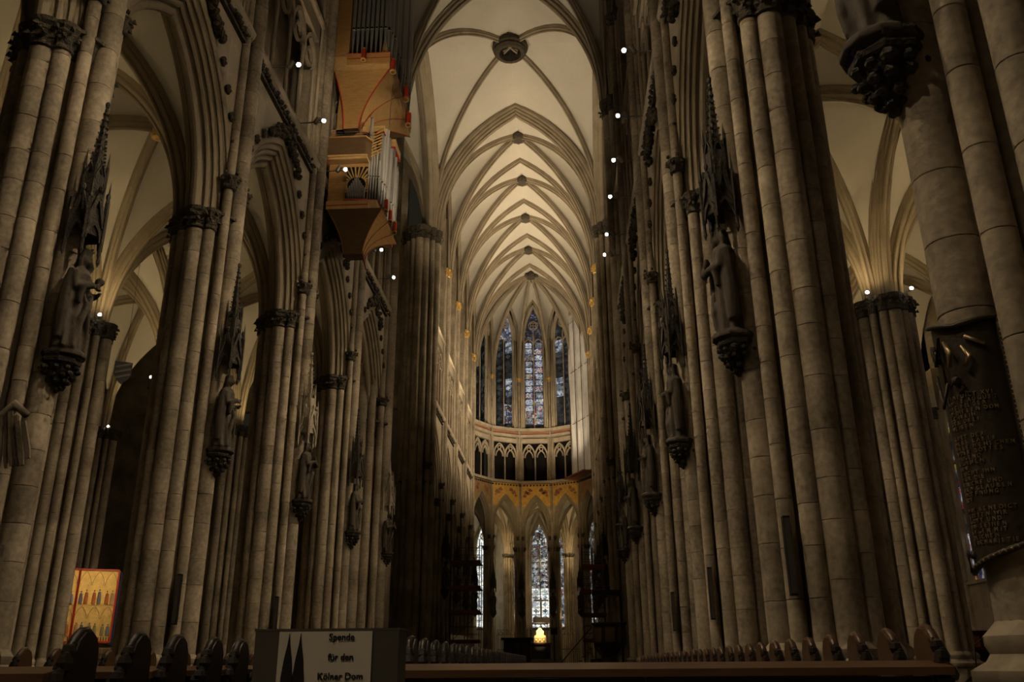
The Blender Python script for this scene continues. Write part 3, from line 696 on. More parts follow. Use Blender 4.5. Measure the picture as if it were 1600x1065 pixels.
# aisle vaults
for s in (-1,1):
    for k,(a,b) in enumerate(zip(ys,ys[1:])):
        for x0,x1 in ((7.62,14.1),(14.7,21.4)):
            p,q = sorted((s*x0,s*x1)); vault(ceil, p,q,a,b, ZS-.1, 19.1, tr_apex=18.7, boss=.28, do_trans=(1,0), do_wall=(0,0), bossm='gilt', trans=[(n*.95,i*1.05) for n,i in RIB])
        m = MB(); yc = (a+b)/2; m.sweep([(s*14.4,yc+x,ZS+z) for x,z in arc((b-a)/2-.1,5.7,14)], (1,0,0), [(n*.45,i*.55) for n,i in ARCADE], inward=(s*14.4,yc,ZS)); m.build('aisle_arch','stone_rib',ceil,2)
        A = arc((b-a)/2-.1,5.7,14); m = MB(); m.grid([[Vector((s*14.4,yc+x,ZS+z)) for x,z in A],[Vector((s*14.4,yc+x,19.6)) for x,z in A]]); m.build('aisle_spandrel','stone_wall',ceil)
# outer walls with aisle windows
for s in (-1,1):
    w = struct('wall_outer_'+SIDE[s])
    for k,(a,b) in enumerate(zip(ys,ys[1:])):
        yc = (a+b)/2
        for p,q,z0,z1 in ((a,b,0,4.6),(a,a+1.1,4.6,19.8),(b-1.1,b,4.6,19.8),(a,b,15.0,19.8)):
            m = MB(); m.box(*sorted((s*21.6,s*22.2)),p,q,z0,z1); m.build('outer_wall_block','stone_wall',w)
        lancet_window('', (s*21.85,yc), (0,1), (-s,0), (b-a)/2-1.05, 4.6, 11.2, 3.9, 4, 6, 'glass_aisle' if s > 0 else 'glass_night')
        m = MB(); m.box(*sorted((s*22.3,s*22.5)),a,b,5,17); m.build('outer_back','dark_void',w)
        # wall respond
        for a in (a,):
         for dx,dy,r in ((0,0,.22),(-.05,.32,.14),(-.05,-.32,.14)):
             m = MB(); m.tube([(s*(21.5+dx),a+dy,0),(s*(21.5+dx),a+dy,ZC-.5)], r, 10); m.build('respond_shaft','stone_course',w,True)
             put('capital',cap_mesh(r),w,(s*21.5,a+dy,ZC-.5))
# west closing wall far behind the viewer
w = struct('wall_back'); m = MB(); m.box(-22.5,22.5,-67,-66.4,0,46); m.build('west_wall','stone_course',w)

# ------------------------------------------------------------------ apse
ap = struct('wall_apse')
def P2(k): return Vector((*APV[k],0))
for k in range(7):
    A,B = P2(k),P2(k+1); mid = (A+B)/2; d = (B-A).normalized(); hw = (B-A).length/2
    inn = (Vector((*AC,0))-mid).normalized(); th = atan2(mid.y-AC[1],mid.x)
    F = lambda a,z,t=0: mid + d*a + inn*t + Vector((0,0,z))
    # arch
    se = hw-.12; Ar = arc(se,3.5,12,2.25)
    m = MB(); m.sweep([F(x,ZS+z,-.25) for x,z in Ar], inn, [(n*.55,i*.5) for n,i in ARCADE], inward=F(0,ZS,-.25)); m.build('apse_arch','stone_rib',ap,2)
    # painted gold spandrel
    pts = [(-hw,0)]+Ar+[(hw,0)]
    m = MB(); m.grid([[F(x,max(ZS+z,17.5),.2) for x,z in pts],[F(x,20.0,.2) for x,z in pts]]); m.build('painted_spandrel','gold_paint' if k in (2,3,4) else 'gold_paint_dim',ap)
    m = MB(); m.grid([[F(x,min(ZS+z,17.5),.2) for x,z in pts],[F(x,17.5,.2) for x,z in pts]]); m.build('spandrel','stone_wall',ap)
    for sx in (-1,1):   # painted angels: flat scroll shapes
        g = random.Random(k*7+sx); m = MB()
        for q in range(9):
            cx = sx*(.55+.085*q); cz = 19.25+.2*sin(q*1.3)-.05*q; r = g.uniform(.08,.17)
            m.prism([(r*cos(t*pi/3)*1.3,r*sin(t*pi/3)) for t in range(6)], F(cx,cz,.2), d, (0,0,1), inn*.012)
        m.build('painted_angel','red_band',ap)
    m = MB(); m.grid([[F(x,ZS+z,-.62) for x,z in pts],[F(x,20,-.62) for x,z in pts]]); m.build('spandrel_back','stone_wall',ap)
    # cornice
    for z,dep in ((20.05,.34),(25.35,.26),(26.1,.24)):
        m = MB(); m.obox(F(0,z+.12,.1), d*(hw+.03), inn*dep, (0,0,.14)); m.build('cornice','stone_wall' if z > 20 else 'stone_rib',ap)
    m = MB()
    for q in range(10): m.ball(F(-hw+(q+.5)*hw/5,19.78,.38),.1,6,4)
    o = m.build('leaf_cornice','foliage_stone',ap); o['kind'] = 'stuff'
    m = MB(); m.obox(F(0,25.68,.05), d*hw, inn*.1, (0,0,.3)); m.build('painted_band','red_band',ap)
    # triforium of two twin openings
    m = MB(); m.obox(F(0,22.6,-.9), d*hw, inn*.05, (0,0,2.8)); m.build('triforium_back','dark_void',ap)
    m = MB(); m.obox(F(0,24.95,-.1), d*hw, inn*.2, (0,0,.25)); m.build('triforium_lintel','stone_wall',ap)
    for a in (-hw+.42,0,hw-.42):
        m = MB(); m.lathe([(.13,0),(.13,.2),(.085,.28),(.085,2.9),(.13,3.0),(.13,3.15)],8,F(a,20.1,.0)); m.build('colonnette','stone_wall',ap,True)
    for a in (-hw+.42,hw-.42):
        sg = 1 if a > 0 else -1
        m = MB(); m.obox(F(sg*(hw-.17),22.5,.0), d*.17, inn*.15, (0,0,2.5)); m.build('triforium_jamb','stone_wall',ap)
    for c in (-(hw-.42)/2,(hw-.42)/2):
        w2 = (hw-.42)/2
        for (cc,ww,zz,hh,tt) in ((c,w2*.98,23.2,1.3,.09),(c,w2*.62,23.0,.8,.05)):
            m = MB(); m.sweep([F(cc+x,zz+z,0) for x,z in arc(ww,hh,6)], inn, [(-.1,-.08),(.1,-.08),(.08,tt),(-.08,tt)], closed=True, inward=F(cc,zz)); m.build('triforium_arch','stone_wall',ap)
        m = MB(); m.sweep([F(c+.2*cos(t*pi/6),24.0+.2*sin(t*pi/6),0) for t in range(13)], inn, [(-.07,-.05),(.07,-.05),(.06,.05),(-.06,.05)], closed=True, inward=F(c,24.0)); m.build('trefoil','stone_wall',ap)
    # window wall
    whw = 1.17
    for sg in (-1,1):
        m = MB(); m.obox(F(sg*(hw+whw)/2,33.6,-.2), d*((hw-whw)/2+.02), inn*.25, (0,0,7.6)); m.build('apse_jamb','stone_wall',ap)
        for e,t in ((whw+.1,.1),(whw+.3,.16)):
            m = MB(); m.tube([F(sg*e,26.1,t),F(sg*e,37,t)],.07,8); m.build('jamb_shaft','stone_wall',ap,True)
    med = None
    if k == 3: med = lambda i,j: None if j == 0 else (('glass_medallion_white','oval') if (i+j)%3 else ('glass_medallion_warm','oval'))
    elif k in (2,4): med = lambda i,j: ('glass_medallion_white','diamond') if (i == (0 if k == 4 else 1) and j in (5,6,7,12,13)) else ('glass_medallion_grey','diamond')
    if k == 3: pm = lambda i,j: 'glass_scene' if 1 <= j <= 4 else ('glass_grisaille' if j == 0 else 'glass_figured')
    elif k == 4: pm = lambda i,j: ('glass_figured' if j in (1,2,3) else ('glass_grisaille_lit' if j in (5,6,7,12,13) else 'glass_grisaille')) if i == 0 else 'glass_grisaille'
    elif k == 2: pm = lambda i,j: ('glass_grisaille_lit' if j in (5,6,7,12,13) else ('glass_figured' if j in (2,3) and False else 'glass_grisaille')) if i == 1 else 'glass_grisaille'
    else: pm = 'glass_grisaille'
    lancet_window('', (F(0,0,-.22).x,F(0,0,-.22).y), (d.x,d.y), (inn.x,inn.y), whw, 26.15, 37.0, 4.6, 2, 14, pm, med=med)
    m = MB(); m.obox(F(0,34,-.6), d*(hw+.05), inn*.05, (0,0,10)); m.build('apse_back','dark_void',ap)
# apse piers with wall shafts
for k in range(1,7):
    th = radians(-15+30*k)
    pier('apse_pier', '%s slender clustered pier of the apse arcade, counted from the right'%ORD[k] if k > 1 else 'first slender clustered pier of the apse arcade, counted from the right', AC[0]+7.25*cos(th), AC[1]+7.25*sin(th), 1, .62, rot=math.degrees(th), group='apse piers', zfull=ZV, capu='gilt')
# apse vault
RIN = 6.55
AV = [Vector((RIN*cos(radians(-15+30*k)), AC[1]+RIN*sin(radians(-15+30*k)), ZV)) for k in range(8)]
AV[0] = Vector((xs,CY[3],ZV)); AV[7] = Vector((-xs,CY[3],ZV))
def ribpath(V):
    h2 = Vector((KEY.x-V.x,KEY.y-V.y,0)); sL = h2.length; d = h2.normalized()
    return [V + d*(x+sL) + Vector((0,0,z)) for x,z in half(sL, KEY.z-V.z, 18)]
for k in range(8):
    Rp = ribpath(AV[k]); m = MB(); m.sweep(Rp, (Rp[-1]-Rp[0]).cross(Vector((0,0,1))), [(n*.85,i*.9) for n,i in RIB], inward=(KEY.x,KEY.y,ZV)); m.build('apse_rib','stone_rib',ceil,2)
    if k < 7:
        A,B = AV[k],AV[k+1]; md = (A+B)/2; hw = (B-A).length/2; d = (B-A).normalized()
        Wl = half(hw, 42.2-ZV-4.4, 12, 4.4)
        W1 = [md+d*x+Vector((0,0,z)) for x,z in Wl]; W2 = [md-d*x+Vector((0,0,z)) for x,z in Wl]
        for Wp,Rb in ((W1,ribpath(A)),(W2,ribpath(B))):
            m = MB(); m.grid(ruled(Wp,Rb,16,4,.08)); m.build('vault_web','vault_plaster',ceil,True)
        P = W1 + list(reversed(W2[:-1])); m = MB(); m.sweep(P, d.cross(Vector((0,0,1))), [(n*.8,i*.6) for n,i in RIB], inward=md); m.build('wall_rib','stone_rib',ceil,2)
T = [Vector((x,CY[3],ZV+z)) for x,z in half(xs, ZB-.25-ZV, 16)]
for sg in (-1,1):
    m = MB(); m.grid(ruled([Vector((sg*-p.x,p.y,p.z)) for p in T], ribpath(AV[0] if sg > 0 else AV[7]),16,4,.08)); m.build('vault_web','vault_plaster',ceil,True)
m = MB(); m.lathe([(.3,-.7),(.7,-.6),(.85,-.3),(.85,0),(.6,.15)],16,KEY,rf=lambda A,z,r:r*(1+.12*sin(8*A)))
for i in range(9): m.ball((KEY.x+.9*cos(i*pi/4.5),KEY.y+.9*sin(i*pi/4.5),KEY.z-.55),.26,6,4)
m.build('vault_boss','foliage_stone',ceil)

# ------------------------------------------------------------------ ambulatory and chapels
amb = struct('wall_ambulatory')
RO = 13.4
OV = [Vector((RO*cos(radians(-15+30*k)), AC[1]+RO*sin(radians(-15+30*k)), 0)) for k in range(8)]
for k in range(8):
    th = radians(-15+30*k)
    if 1 <= k <= 6: pier('ambulatory_pier', '%s pale lamp-lit pier of the ambulatory behind the apse, from the right'%('first','second','third','fourth','fifth','sixth')[k-1], OV[k].x, OV[k].y, 1, .62, full=None, rot=math.degrees(th), group='ambulatory piers')
for k in range(7):
    A,B = P2(k),P2(k+1); A2,B2 = OV[k],OV[k+1]
    m1 = (A+B)/2; m2 = (A2+B2)/2; d = (B-A).normalized(); h1 = (B-A).length/2-.15; h2 = (B2-A2).length/2-.1
    inn = (Vector((*AC,0))-m1).normalized()
    in1 = [m1 - inn*.35 + d*x + Vector((0,0,ZS+z)) for x,z in arc(h1,3.5,12,2.25)]
    out = [m2 + d*x + Vector((0,0,ZS+z)) for x,z in arc(h2,6.0,12)]
    Kc = (m1+m2)/2 + Vector((0,0,18.9))
    # four webs around a key
    def diagto(V):
        V = Vector((V.x,V.y,ZS)); hh = Vector((Kc.x-V.x,Kc.y-V.y,0)); sL = hh.length; dd = hh.normalized()
        return [V+dd*(x+sL)+Vector((0,0,z)) for x,z in half(sL,Kc.z-ZS,10)]
    ca,cb,oa,ob = in1[0],in1[-1],out[0],out[-1]
    h = len(in1)//2
    for Wp,Rb in ((in1[:h+1],diagto(ca)),(list(reversed(in1[h:])),diagto(cb)),(out[:h+1],diagto(oa)),(list(reversed(out[h:])),diagto(ob))):
        m = MB(); m.grid(ruled(Wp,Rb,12,3,.08)); m.build('vault_web','vault_plaster',ceil,True)
    for p,q in ((ca,oa),(cb,ob)):
        dd = Vector((q.x-p.x,q.y-p.y,0)); sL = dd.length/2; dd.normalize(); mm = (p+q)/2
        tr = [Vector((mm.x,mm.y,0))+dd*x+Vector((0,0,ZS+z)) for x,z in arc(sL,5.7,12)]; hh = len(tr)//2
        for Wp,Rb in ((tr[:hh+1],diagto(p)),(list(reversed(tr[hh:])),diagto(q))):
            m = MB(); m.grid(ruled(Wp,Rb,12,3,.08)); m.build('vault_web','vault_plaster',ceil,True)
        m = MB(); m.sweep(tr, dd.cross(Vector((0,0,1))), RIB, inward=(mm.x,mm.y,ZS)); m.build('transverse_rib','stone_rib',ceil,2)
    for V in (ca,cb,oa,ob):
        D = diagto(V); m = MB(); m.sweep(D,(D[-1]-D[0]).cross(Vector((0,0,1))),[(n*.8,i*.8) for n,i in RIB],inward=(Kc.x,Kc.y,ZS)); m.build('diagonal_rib','stone_rib',ceil,2)
    m = MB(); m.sweep(out, inn, [(n*.5,i*.45) for n,i in ARCADE], inward=(m2.x,m2.y,ZS)); m.build('chapel_arch','stone_rib',amb,2)
    m = MB(); m.grid([[p for p in out],[Vector((p.x,p.y,20)) for p in out]]); m.build('spandrel','stone_wall',amb)
    # chapel: three window facets
    if not 1 <= k <= 5: 
        m = MB(); m.obox(m2-inn*3+Vector((0,0,10)), d*4, inn*.2, (0,0,10)); m.build('closing_wall','stone_wall',amb); continue
    Cc = m2 - inn*2.4; rad = 3.25
    fr_pts = []
    for q in range(-2,3):
        pass
    degs = (-50,0,50)
    vs = []
    for e in (-75,-25,25,75):
        a = radians(e); rr = rad/cos(radians(25)); vs.append(Cc - inn*rr*cos(a) + d*rr*sin(a))
    for (e,p,q) in zip(degs,vs,vs[1:]):
        mm = (p+q)/2; dd = (q-p).normalized(); hw = (q-p).length/2; nn = (Cc-mm).normalized(); ws = 1.12
        Fq = lambda a,z,t=0: mm+dd*a+nn*t+Vector((0,0,z))
        for sg in (-1,1):
            m = MB(); m.obox(Fq(sg*(hw+ws)/2,10,-.1), dd*((hw-ws)/2+.03), nn*.2, (0,0,10)); m.build('chapel_jamb','stone_wall',amb)
            m = MB(); m.tube([Fq(sg*(hw-.1),0,.15),Fq(sg*(hw-.1),13,.15)],.14,8); m.build('chapel_shaft','stone_wall',amb,True)
        m = MB(); m.obox(Fq(0,2.4,-.1), dd*hw, nn*.2, (0,0,2.5)); m.build('chapel_sill_wall','stone_wall',amb)
        pts = arc(ws,3.2,8); m = MB(); m.grid([[Fq(x,14.2+z,.08) for x,z in pts],[Fq(x,20,.08) for x,z in pts]]); m.build('chapel_head','stone_wall',amb)
        bright = (k == 3)
        pmx = (lambda i,j: 'glass_chapel_bright' if j <= 5 else 'glass_chapel') if (k == 3 and e == 0) else ('glass_chapel_bright' if k in (4,) else 'glass_chapel')
        lancet_window('', (mm.x,mm.y), (dd.x,dd.y), (nn.x,nn.y), ws, 5.2, 14.2, 3.2, 2, 12, pmx, med=(lambda i,j: ('glass_medallion_white','diamond')) if k == 3 else None)
    # chapel vault: webs from the arch and window heads to a key
    Kc2 = Cc + Vector((0,0,18.8))
    ring_pts = [A2,*vs,B2]
    ends = [Vector((p.x,p.y,ZS)) for p in ring_pts]
    for p,q in zip(ends,ends[1:]):
        mm = (p+q)/2; dd = (q-p).normalized(); hw = (q-p).length/2; Wl = half(hw, 5.2, 8)
        def dk(V):
            hh = Vector((Kc2.x-V.x,Kc2.y-V.y,0)); sL = hh.length; e2 = hh.normalized(); return [V+e2*(x+sL)+Vector((0,0,z)) for x,z in half(sL,Kc2.z-ZS,8)]
        for sg,V in ((1,p),(-1,q)):
            Wp = [mm+dd*(x*sg)+Vector((0,0,z)) for x,z in Wl]
            m = MB(); m.grid(ruled(Wp,dk(V),10,3,.05)); m.build('vault_web','vault_plaster',ceil,True)
        D = dk(p); m = MB(); m.sweep(D,(D[-1]-D[0]).cross(Vector((0,0,1))),[(n*.7,i*.7) for n,i in RIB],inward=(Kc2.x,Kc2.y,ZS)); m.build('chapel_rib','stone_rib',ceil,2)
    hw = (B2-A2).length/2; mo = (A2+B2)/2
    for sg,V in ((-1,A2),(1,B2)):
        Wp = [Vector((mo.x,mo.y,ZS))+d*(-sg*-1*x if False else (x if sg < 0 else -x))+Vector((0,0,z)) for x,z in half(hw,6.0,8)]
        m = MB(); m.grid(ruled(Wp,dk(Vector((V.x,V.y,ZS))),10,3,.05)); m.build('vault_web','vault_plaster',ceil,True)
    for V,W_ in ((A2,vs[0]),(B2,vs[-1])):
        m = MB(); mm = (V+W_)/2; dd = (W_-V)/2; m.obox(mm+Vector((0,0,10)), dd, dd.cross(Vector((0,0,1))).normalized()*.15, (0,0,10)); m.build('chapel_side_wall','stone_wall',amb)
# choir aisles: closing walls
for s in (-1,1):
    w = struct('wall_choir_aisle_'+SIDE[s]); m = MB(); m.box(*sorted((s*14.6,s*15.2)),8.8,38,0,20); m.build('aisle_wall','stone_wall',w)
    m = MB(); m.box(*sorted((s*7.8,s*14.8)),8.8,36.5,19.5,19.8); m.build('aisle_roof','vault_plaster',w)

# ------------------------------------------------------------------ statues, consoles, canopies on the nave shafts
def console_parts():
    top = MB(); top.lathe([(.44,.36),(.50,.40),(.52,.46),(.50,.52),(.54,.55),(.56,.62),(.54,.68),(.30,.70)], 8, a0=pi/8)
    fo = MB(); g = random.Random(3)
    fo.lathe([(.04,-.32),(.10,-.26),(.14,-.1),(.24,.06),(.36,.26),(.44,.38)],10)
    for row,(z,r,n,q) in enumerate(((-.22,.14,5,.07),(-.05,.24,7,.09),(.12,.35,9,.10),(.27,.45,10,.10))):
        for i in range(n):
            a = 2*pi*(i+.5*row)/n+g.uniform(-.1,.1); fo.ball((r*cos(a),r*sin(a),z+g.uniform(-.03,.03)), q*g.uniform(.8,1.2), 6, 5, 1,1,.8)
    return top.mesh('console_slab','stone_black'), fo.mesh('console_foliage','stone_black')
CON = console_parts()
def canopy_parts(m):
    body = MB(); gab = MB(); spire = MB(); n = 6
    # vaulted underside + lower ring
    body.lathe([(.36,.55),(.50,.42),(.50,1.05),(.40,1.10),(.40,1.9),(.30,1.95)], n, a0=pi/6)
    for i in range(n):
        a = 2*pi*i/n+pi/6; q = Vector((cos(a),sin(a),0)); t = Vector((-sin(a),cos(a),0))
        # corner pinnacle with hanging pendant
        c = q*.56
        gab.obox(c+Vector((0,0,.75)), q*.05, t*.05, (0,0,.5)); gab.lathe([(.075,0),(.05,.1),(.005,.55)],4,c+Vector((0,0,1.25)),a0=a)
        gab.lathe([(.01,-.22),(.06,-.12),(.045,0),(.05,.25)],6,c+Vector((0,0,.1)))
        # gablet between corners
        am = a+pi/n; qm = Vector((cos(am),sin(am),0)); tm = Vector((-sin(am),cos(am),0)); o = qm*.47
        for sg in (-1,1):
            gab.obox(o+tm*sg*.15+Vector((0,0,.98)), (tm*-sg*.15+Vector((0,0,.42)))*.95, qm*.035, (tm*sg*.045+Vector((0,0,.03))))
            for e in (.2,.5,.8): gab.ball(o+tm*sg*(.30-.30*e)+Vector((0,0,.56+.84*e+.05)),.05,5,4)
        gab.sweep([o+tm*x+Vector((0,0,.28+z)) for x,z in arc(.24,.40,6)], qm, [(-.04,-.05),(.04,-.05),(.03,.04),(-.03,.04)], closed=True, inward=o+Vector((0,0,.28)))
        gab.ball(o+Vector((0,0,1.52)),.07,6,5,1,1,1.3)
        # upper tier
        c2 = q*.36; gab.obox(c2+Vector((0,0,1.75)), q*.035, t*.035, (0,0,.42)); gab.lathe([(.05,0),(.004,.42)],4,c2+Vector((0,0,2.15)),a0=a)
        g2 = qm*.33; gab.sweep([g2+tm*x+Vector((0,0,1.55+z)) for x,z in ((-.15,0),(-.15,.35),(0,.65),(.15,.35),(.15,0))], qm, [(-.03,-.03),(.03,-.03),(.03,.03),(-.03,.03)], closed=True, inward=g2+Vector((0,0,1.5)))
    spire.lathe([(.27,1.9),(.20,2.3),(.03,3.75),(.015,3.85)], n, a0=pi/6)
    for i in range(n):
        a = 2*pi*i/n+pi/6
        for j in range(9):
            z = 2.15+j*.18; r = .21*(3.8-z)/1.55+.035; spire.ball((r*cos(a),r*sin(a),z),.042,5,4,1,1,.8)
    spire.ball((0,0,3.85),.085,6,5); spire.ball((0,0,3.70),.06,6,4)
    return [body.mesh('canopy_body',m), gab.mesh('canopy_gablets',m), spire.mesh('canopy_spire',m)]
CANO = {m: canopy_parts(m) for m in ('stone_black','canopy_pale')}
SX = 5.92; CS = (.66,.66,.72)
def statue_set(s, y, kind, lab, x=None, pale=False, turn=0):
    x = x if x is not None else s*SX
    rz = (pi/2 if s > 0 else -pi/2)
    t = thing('statue_console','carved leafy console '+lab[0],'console',(x,y,5.92),'statue consoles',rz)
    put('console_slab',CON[0],t,sc=CS); put('console_foliage',CON[1],t,sc=CS)
    o = put('statue',STAT[kind],None,(x-s*.05,y,6.43),rz+turn,.98); tag(o,lab[1],'statue','pier statues')
    t = thing('statue_canopy',('pale' if pale else 'dark')+' spired Gothic canopy '+lab[2],'canopy',(x,y,8.35),'statue canopies',rz)
    for n,me in zip(('canopy_body','canopy_gablets','canopy_spire'),CANO['canopy_pale' if pale else 'stone_black']): put(n,me,t,sc=(.62,.62,.86))
LAB = {(-1,3):('under the crowned statue at far left','dark stone statue of crowned robed man on the far left pier','above the crowned statue at far left'),
 (-1,2):('under the second statue from the left edge','dark robed stone statue, second from the left edge','above the second statue from left'),
 (-1,1):('under the third statue from the left edge','dark robed stone statue, third from the left edge','above the third statue from left'),
 (-1,0):('under the fourth statue from the left edge','dark robed stone statue, fourth from the left edge','above the fourth statue from left'),
 (1,4):('cut by the top edge above the plaque pier','dark stone statue cut by the picture top, above the plaque','out of sight above the plaque pier'),
 (1,3):('under the largest whole statue on the right','large dark stone statue holding a book, right of centre','above the large statue holding a book'),
 (1,2):('under the second whole statue on the right','dark stone statue on right, next in line after the book holder','above the second whole statue on the right'),
 (1,1):('under the third statue of the right row','dark stone statue in right row, third from the plaque pier','above the third statue of the right row'),
 (1,0):('under the small fourth statue of the right row','small dark stone statue of the right row nearest the crossing','above the small fourth statue of the right row')}
KIND = {(-1,3):'king',(-1,2):'monk',(-1,1):'prophet',(-1,0):'monk',(1,4):'prophet',(1,3):'prophet',(1,2):'monk',(1,1):'monk',(1,0):'prophet'}
for (s,k),lab in LAB.items(): statue_set(s, NY[k], KIND[(s,k)], lab, pale=(s,k) == (-1,1), turn=(.35 if s < 0 else -.35))
statue_set(-1,-7.96,'prophet',('on the left crossing pier','small dark statue under a pale canopy on left crossing pier','on the left crossing pier'), x=-5.95, pale=True)
statue_set(1,-7.96,'monk',('on the right crossing pier','small dark statue on the right crossing pier','on the right crossing pier'), x=5.95)
CN = ['first','second','third','fourth']
for s in (-1,1):
    for k,y in enumerate(CY):
        statue_set(s, y, ('monk','prophet','monk','prophet')[k], ('on the %s choir pier at %s'%(CN[k],SIDE[s]),'tiny dark statue on the %s choir pier at %s'%(CN[k],SIDE[s]),'on the %s choir pier at %s'%(CN[k],SIDE[s])), x=s*6.0)
for k in range(1,7):
    th = radians(-15+30*k); x,y = AC[0]+6.45*cos(th),AC[1]+6.45*sin(th)
    o = put('statue',STAT['prophet'],None,(x,y,6.43),th+pi/2,.9); tag(o,'tiny dark statue on apse pier, %s from the right'%(['first','second','third','fourth','fifth','sixth'][k-1]),'statue','pier statues')
    t = thing('statue_canopy','tiny canopy on apse pier, %s from the right'%(['first','second','third','fourth','fifth','sixth'][k-1]),'canopy',(x,y,8.35),'statue canopies',th)
    for n,me in zip(('canopy_body','canopy_gablets','canopy_spire'),CANO['stone_black']): put(n,me,t,sc=(.55,.55,.8))
    t = thing('statue_console','tiny console on apse pier, %s from the right'%(['first','second','third','fourth','fifth','sixth'][k-1]),'console',(x,y,5.92),'statue consoles',th); put('console_slab',CON[0],t,sc=CS); put('console_foliage',CON[1],t,sc=CS)

# ------------------------------------------------------------------ wall lamps (fixtures)
def lamp_parts():
    arm = MB(); arm.tube([(0,0,0),(1.15,0,0)],.022,6); arm.box(-.03,.03,-.06,.06,-.08,.08)
    hd = MB(); hd.tube([(-.02,0,.02),(.02,-.0,.16),(.02,0,.2)],.02,6)
    return arm.mesh('lamp_arm','steel')
ARM = lamp_parts()
def head_mesh():
    b = MB(); b.lathe([(.05,-.14),(.085,-.10),(.085,.10),(.095,.12),(.095,.135),(.08,.135)],12); return b.mesh('lamp_head','steel',2)
def lens_mesh(m,r=.078):
    b = MB(); b.lathe([(r,.12),(r*.8,.14),(r*.3,.148)],12); return b.mesh('lamp_lens',m)
HEAD = head_mesh(); LENS = lens_mesh('lamp_lens'); LENS2 = lens_mesh('lamp_lens_small',.06)
cnt = {-1:0,1:0}
for s in (-1,1):
    for y in LAMPY[s]:
        i = cnt[s]; cnt[s] += 1
        t = thing('wall_lamp','bright twin spotlight on thin arm, %s from the top in the %s row'%(('first','second','third','fourth','fifth','sixth')[i],SIDE[s]),'spotlight',(s*WF,y,19.38),'wall spotlights', pi if s > 0 else 0)
        put('lamp_arm',ARM,t)
        for xo,zo,ry,rx in ((1.12,.06,1.95,-.35),(.86,.06,.35,.5)):
            h = put('lamp_head',HEAD,t,(xo,0,zo)); h.rotation_euler = (0,0,0)
            # first head aims down towards the viewer, second up to the vault
            tgt = Vector((.35,(1.0 if s > 0 else -1.0),-.75)) if xo > 1 else Vector((.5,0,.9))
            h.rotation_euler = tgt.to_track_quat('Z','Y').to_euler()
            put('lamp_lens',LENS if xo > 1 else LENS2,h)

# ------------------------------------------------------------------ organ hung on the left wall
org = thing('swallow_nest_organ','tall hanging wooden organ with red trim and silver pipes on left wall','organ',(-5.9,-21.9,16.0))
OB = Vector((-5.9,-21.9,16.0))
def omap(p):
    x,y,z = p; u = min(1,max(0,(z-19.9)/4.4)); return Vector((x+.09*u, -21.9+(y+19.6)*.97, z+.42-.24*u))
def orgp(b, name, m, par=None, smooth=False):
    b.v = [tuple(omap(p)-OB) for p in b.v]
    return b.build(name,m,par or org,smooth)
def funnel(top, bot, ztop, zbot, flare, west, nave, trim):
    """concave inverted pyramid. top/bot = (x0,x1,y0,y1) rectangles"""
    n = 10; rows = []
    for j in range(n+1):
        t = j/n; z = ztop+(zbot-ztop)*t; q = 1-(1-t)**flare
        rows.append([top[i]+(bot[i]-top[i])*q for i in range(4)]+[z])
    W_ = MB(); N_ = MB(); E_ = MB(); Bk = MB()
    W_.grid([[Vector((r[0]+(r[1]-r[0])*u/3,r[2],r[4])) for u in range(4)] for r in rows])
    N_.grid([[Vector((r[1],r[2]+(r[3]-r[2])*u/4,r[4])) for u in range(5)] for r in rows])
    E_.grid([[Vector((r[0]+(r[1]-r[0])*u/3,r[3],r[4])) for u in range(4)] for r in rows])
    Bk.grid([[Vector((r[0],r[2]+(r[3]-r[2])*u/3,r[4])) for u in range(4)] for r in rows])
    r = rows[-1]; Bk.add([(r[0],r[2],r[4]),(r[1],r[2],r[4]),(r[1],r[3],r[4]),(r[0],r[3],r[4])],[(0,1,2,3)])
    orgp(W_,'funnel_side',west); orgp(N_,'funnel_front',nave); orgp(E_,'funnel_side',west); orgp(Bk,'funnel_back','oak_dark')
    for u,yy in ((0,2),(.38,None),(.72,None),(1,3)):
        b = MB(); b.tube([Vector((q[1]+.012,q[2]+(q[3]-q[2])*u,q[4])) for q in rows], .028 if u in (0,1) else .018, 5); orgp(b,'red_moulding',trim)
    b = MB(); b.tube([Vector((q[0]-.0,q[2]-.012,q[4])) for q in rows], .03, 5); orgp(b,'red_moulding',trim)
funnel((-6.05,-3.88,-19.6,-16.3),(-5.45,-4.72,-19.05,-18.45),17.62,15.9,1.75,'oak_dark','oak','board_red')
b = MB(); b.tube([(-4.72,-19.05,16.05),(-4.66,-18.8,15.75),(-4.66,-18.4,15.5)],[.05,.05,.02],5); orgp(b,'keel_moulding','board_red')
# lower case
b = MB(); b.box(-6.1,-4.5,-19.55,-15.95,17.62,19.75); orgp(b,'lower_case','oak')
b = MB(); b.box(-6.12,-4.42,-19.62,-19.5,17.62,17.98); orgp(b,'case_plinth','oak_pale')
b = MB(); b.box(-6.1,-4.45,-19.64,-19.56,17.76,17.80); orgp(b,'red_moulding','red_lacquer')
b = MB(); b.box(-5.42,-4.5,-19.66,-19.56,17.98,18.03); orgp(b,'red_moulding','red_lacquer')
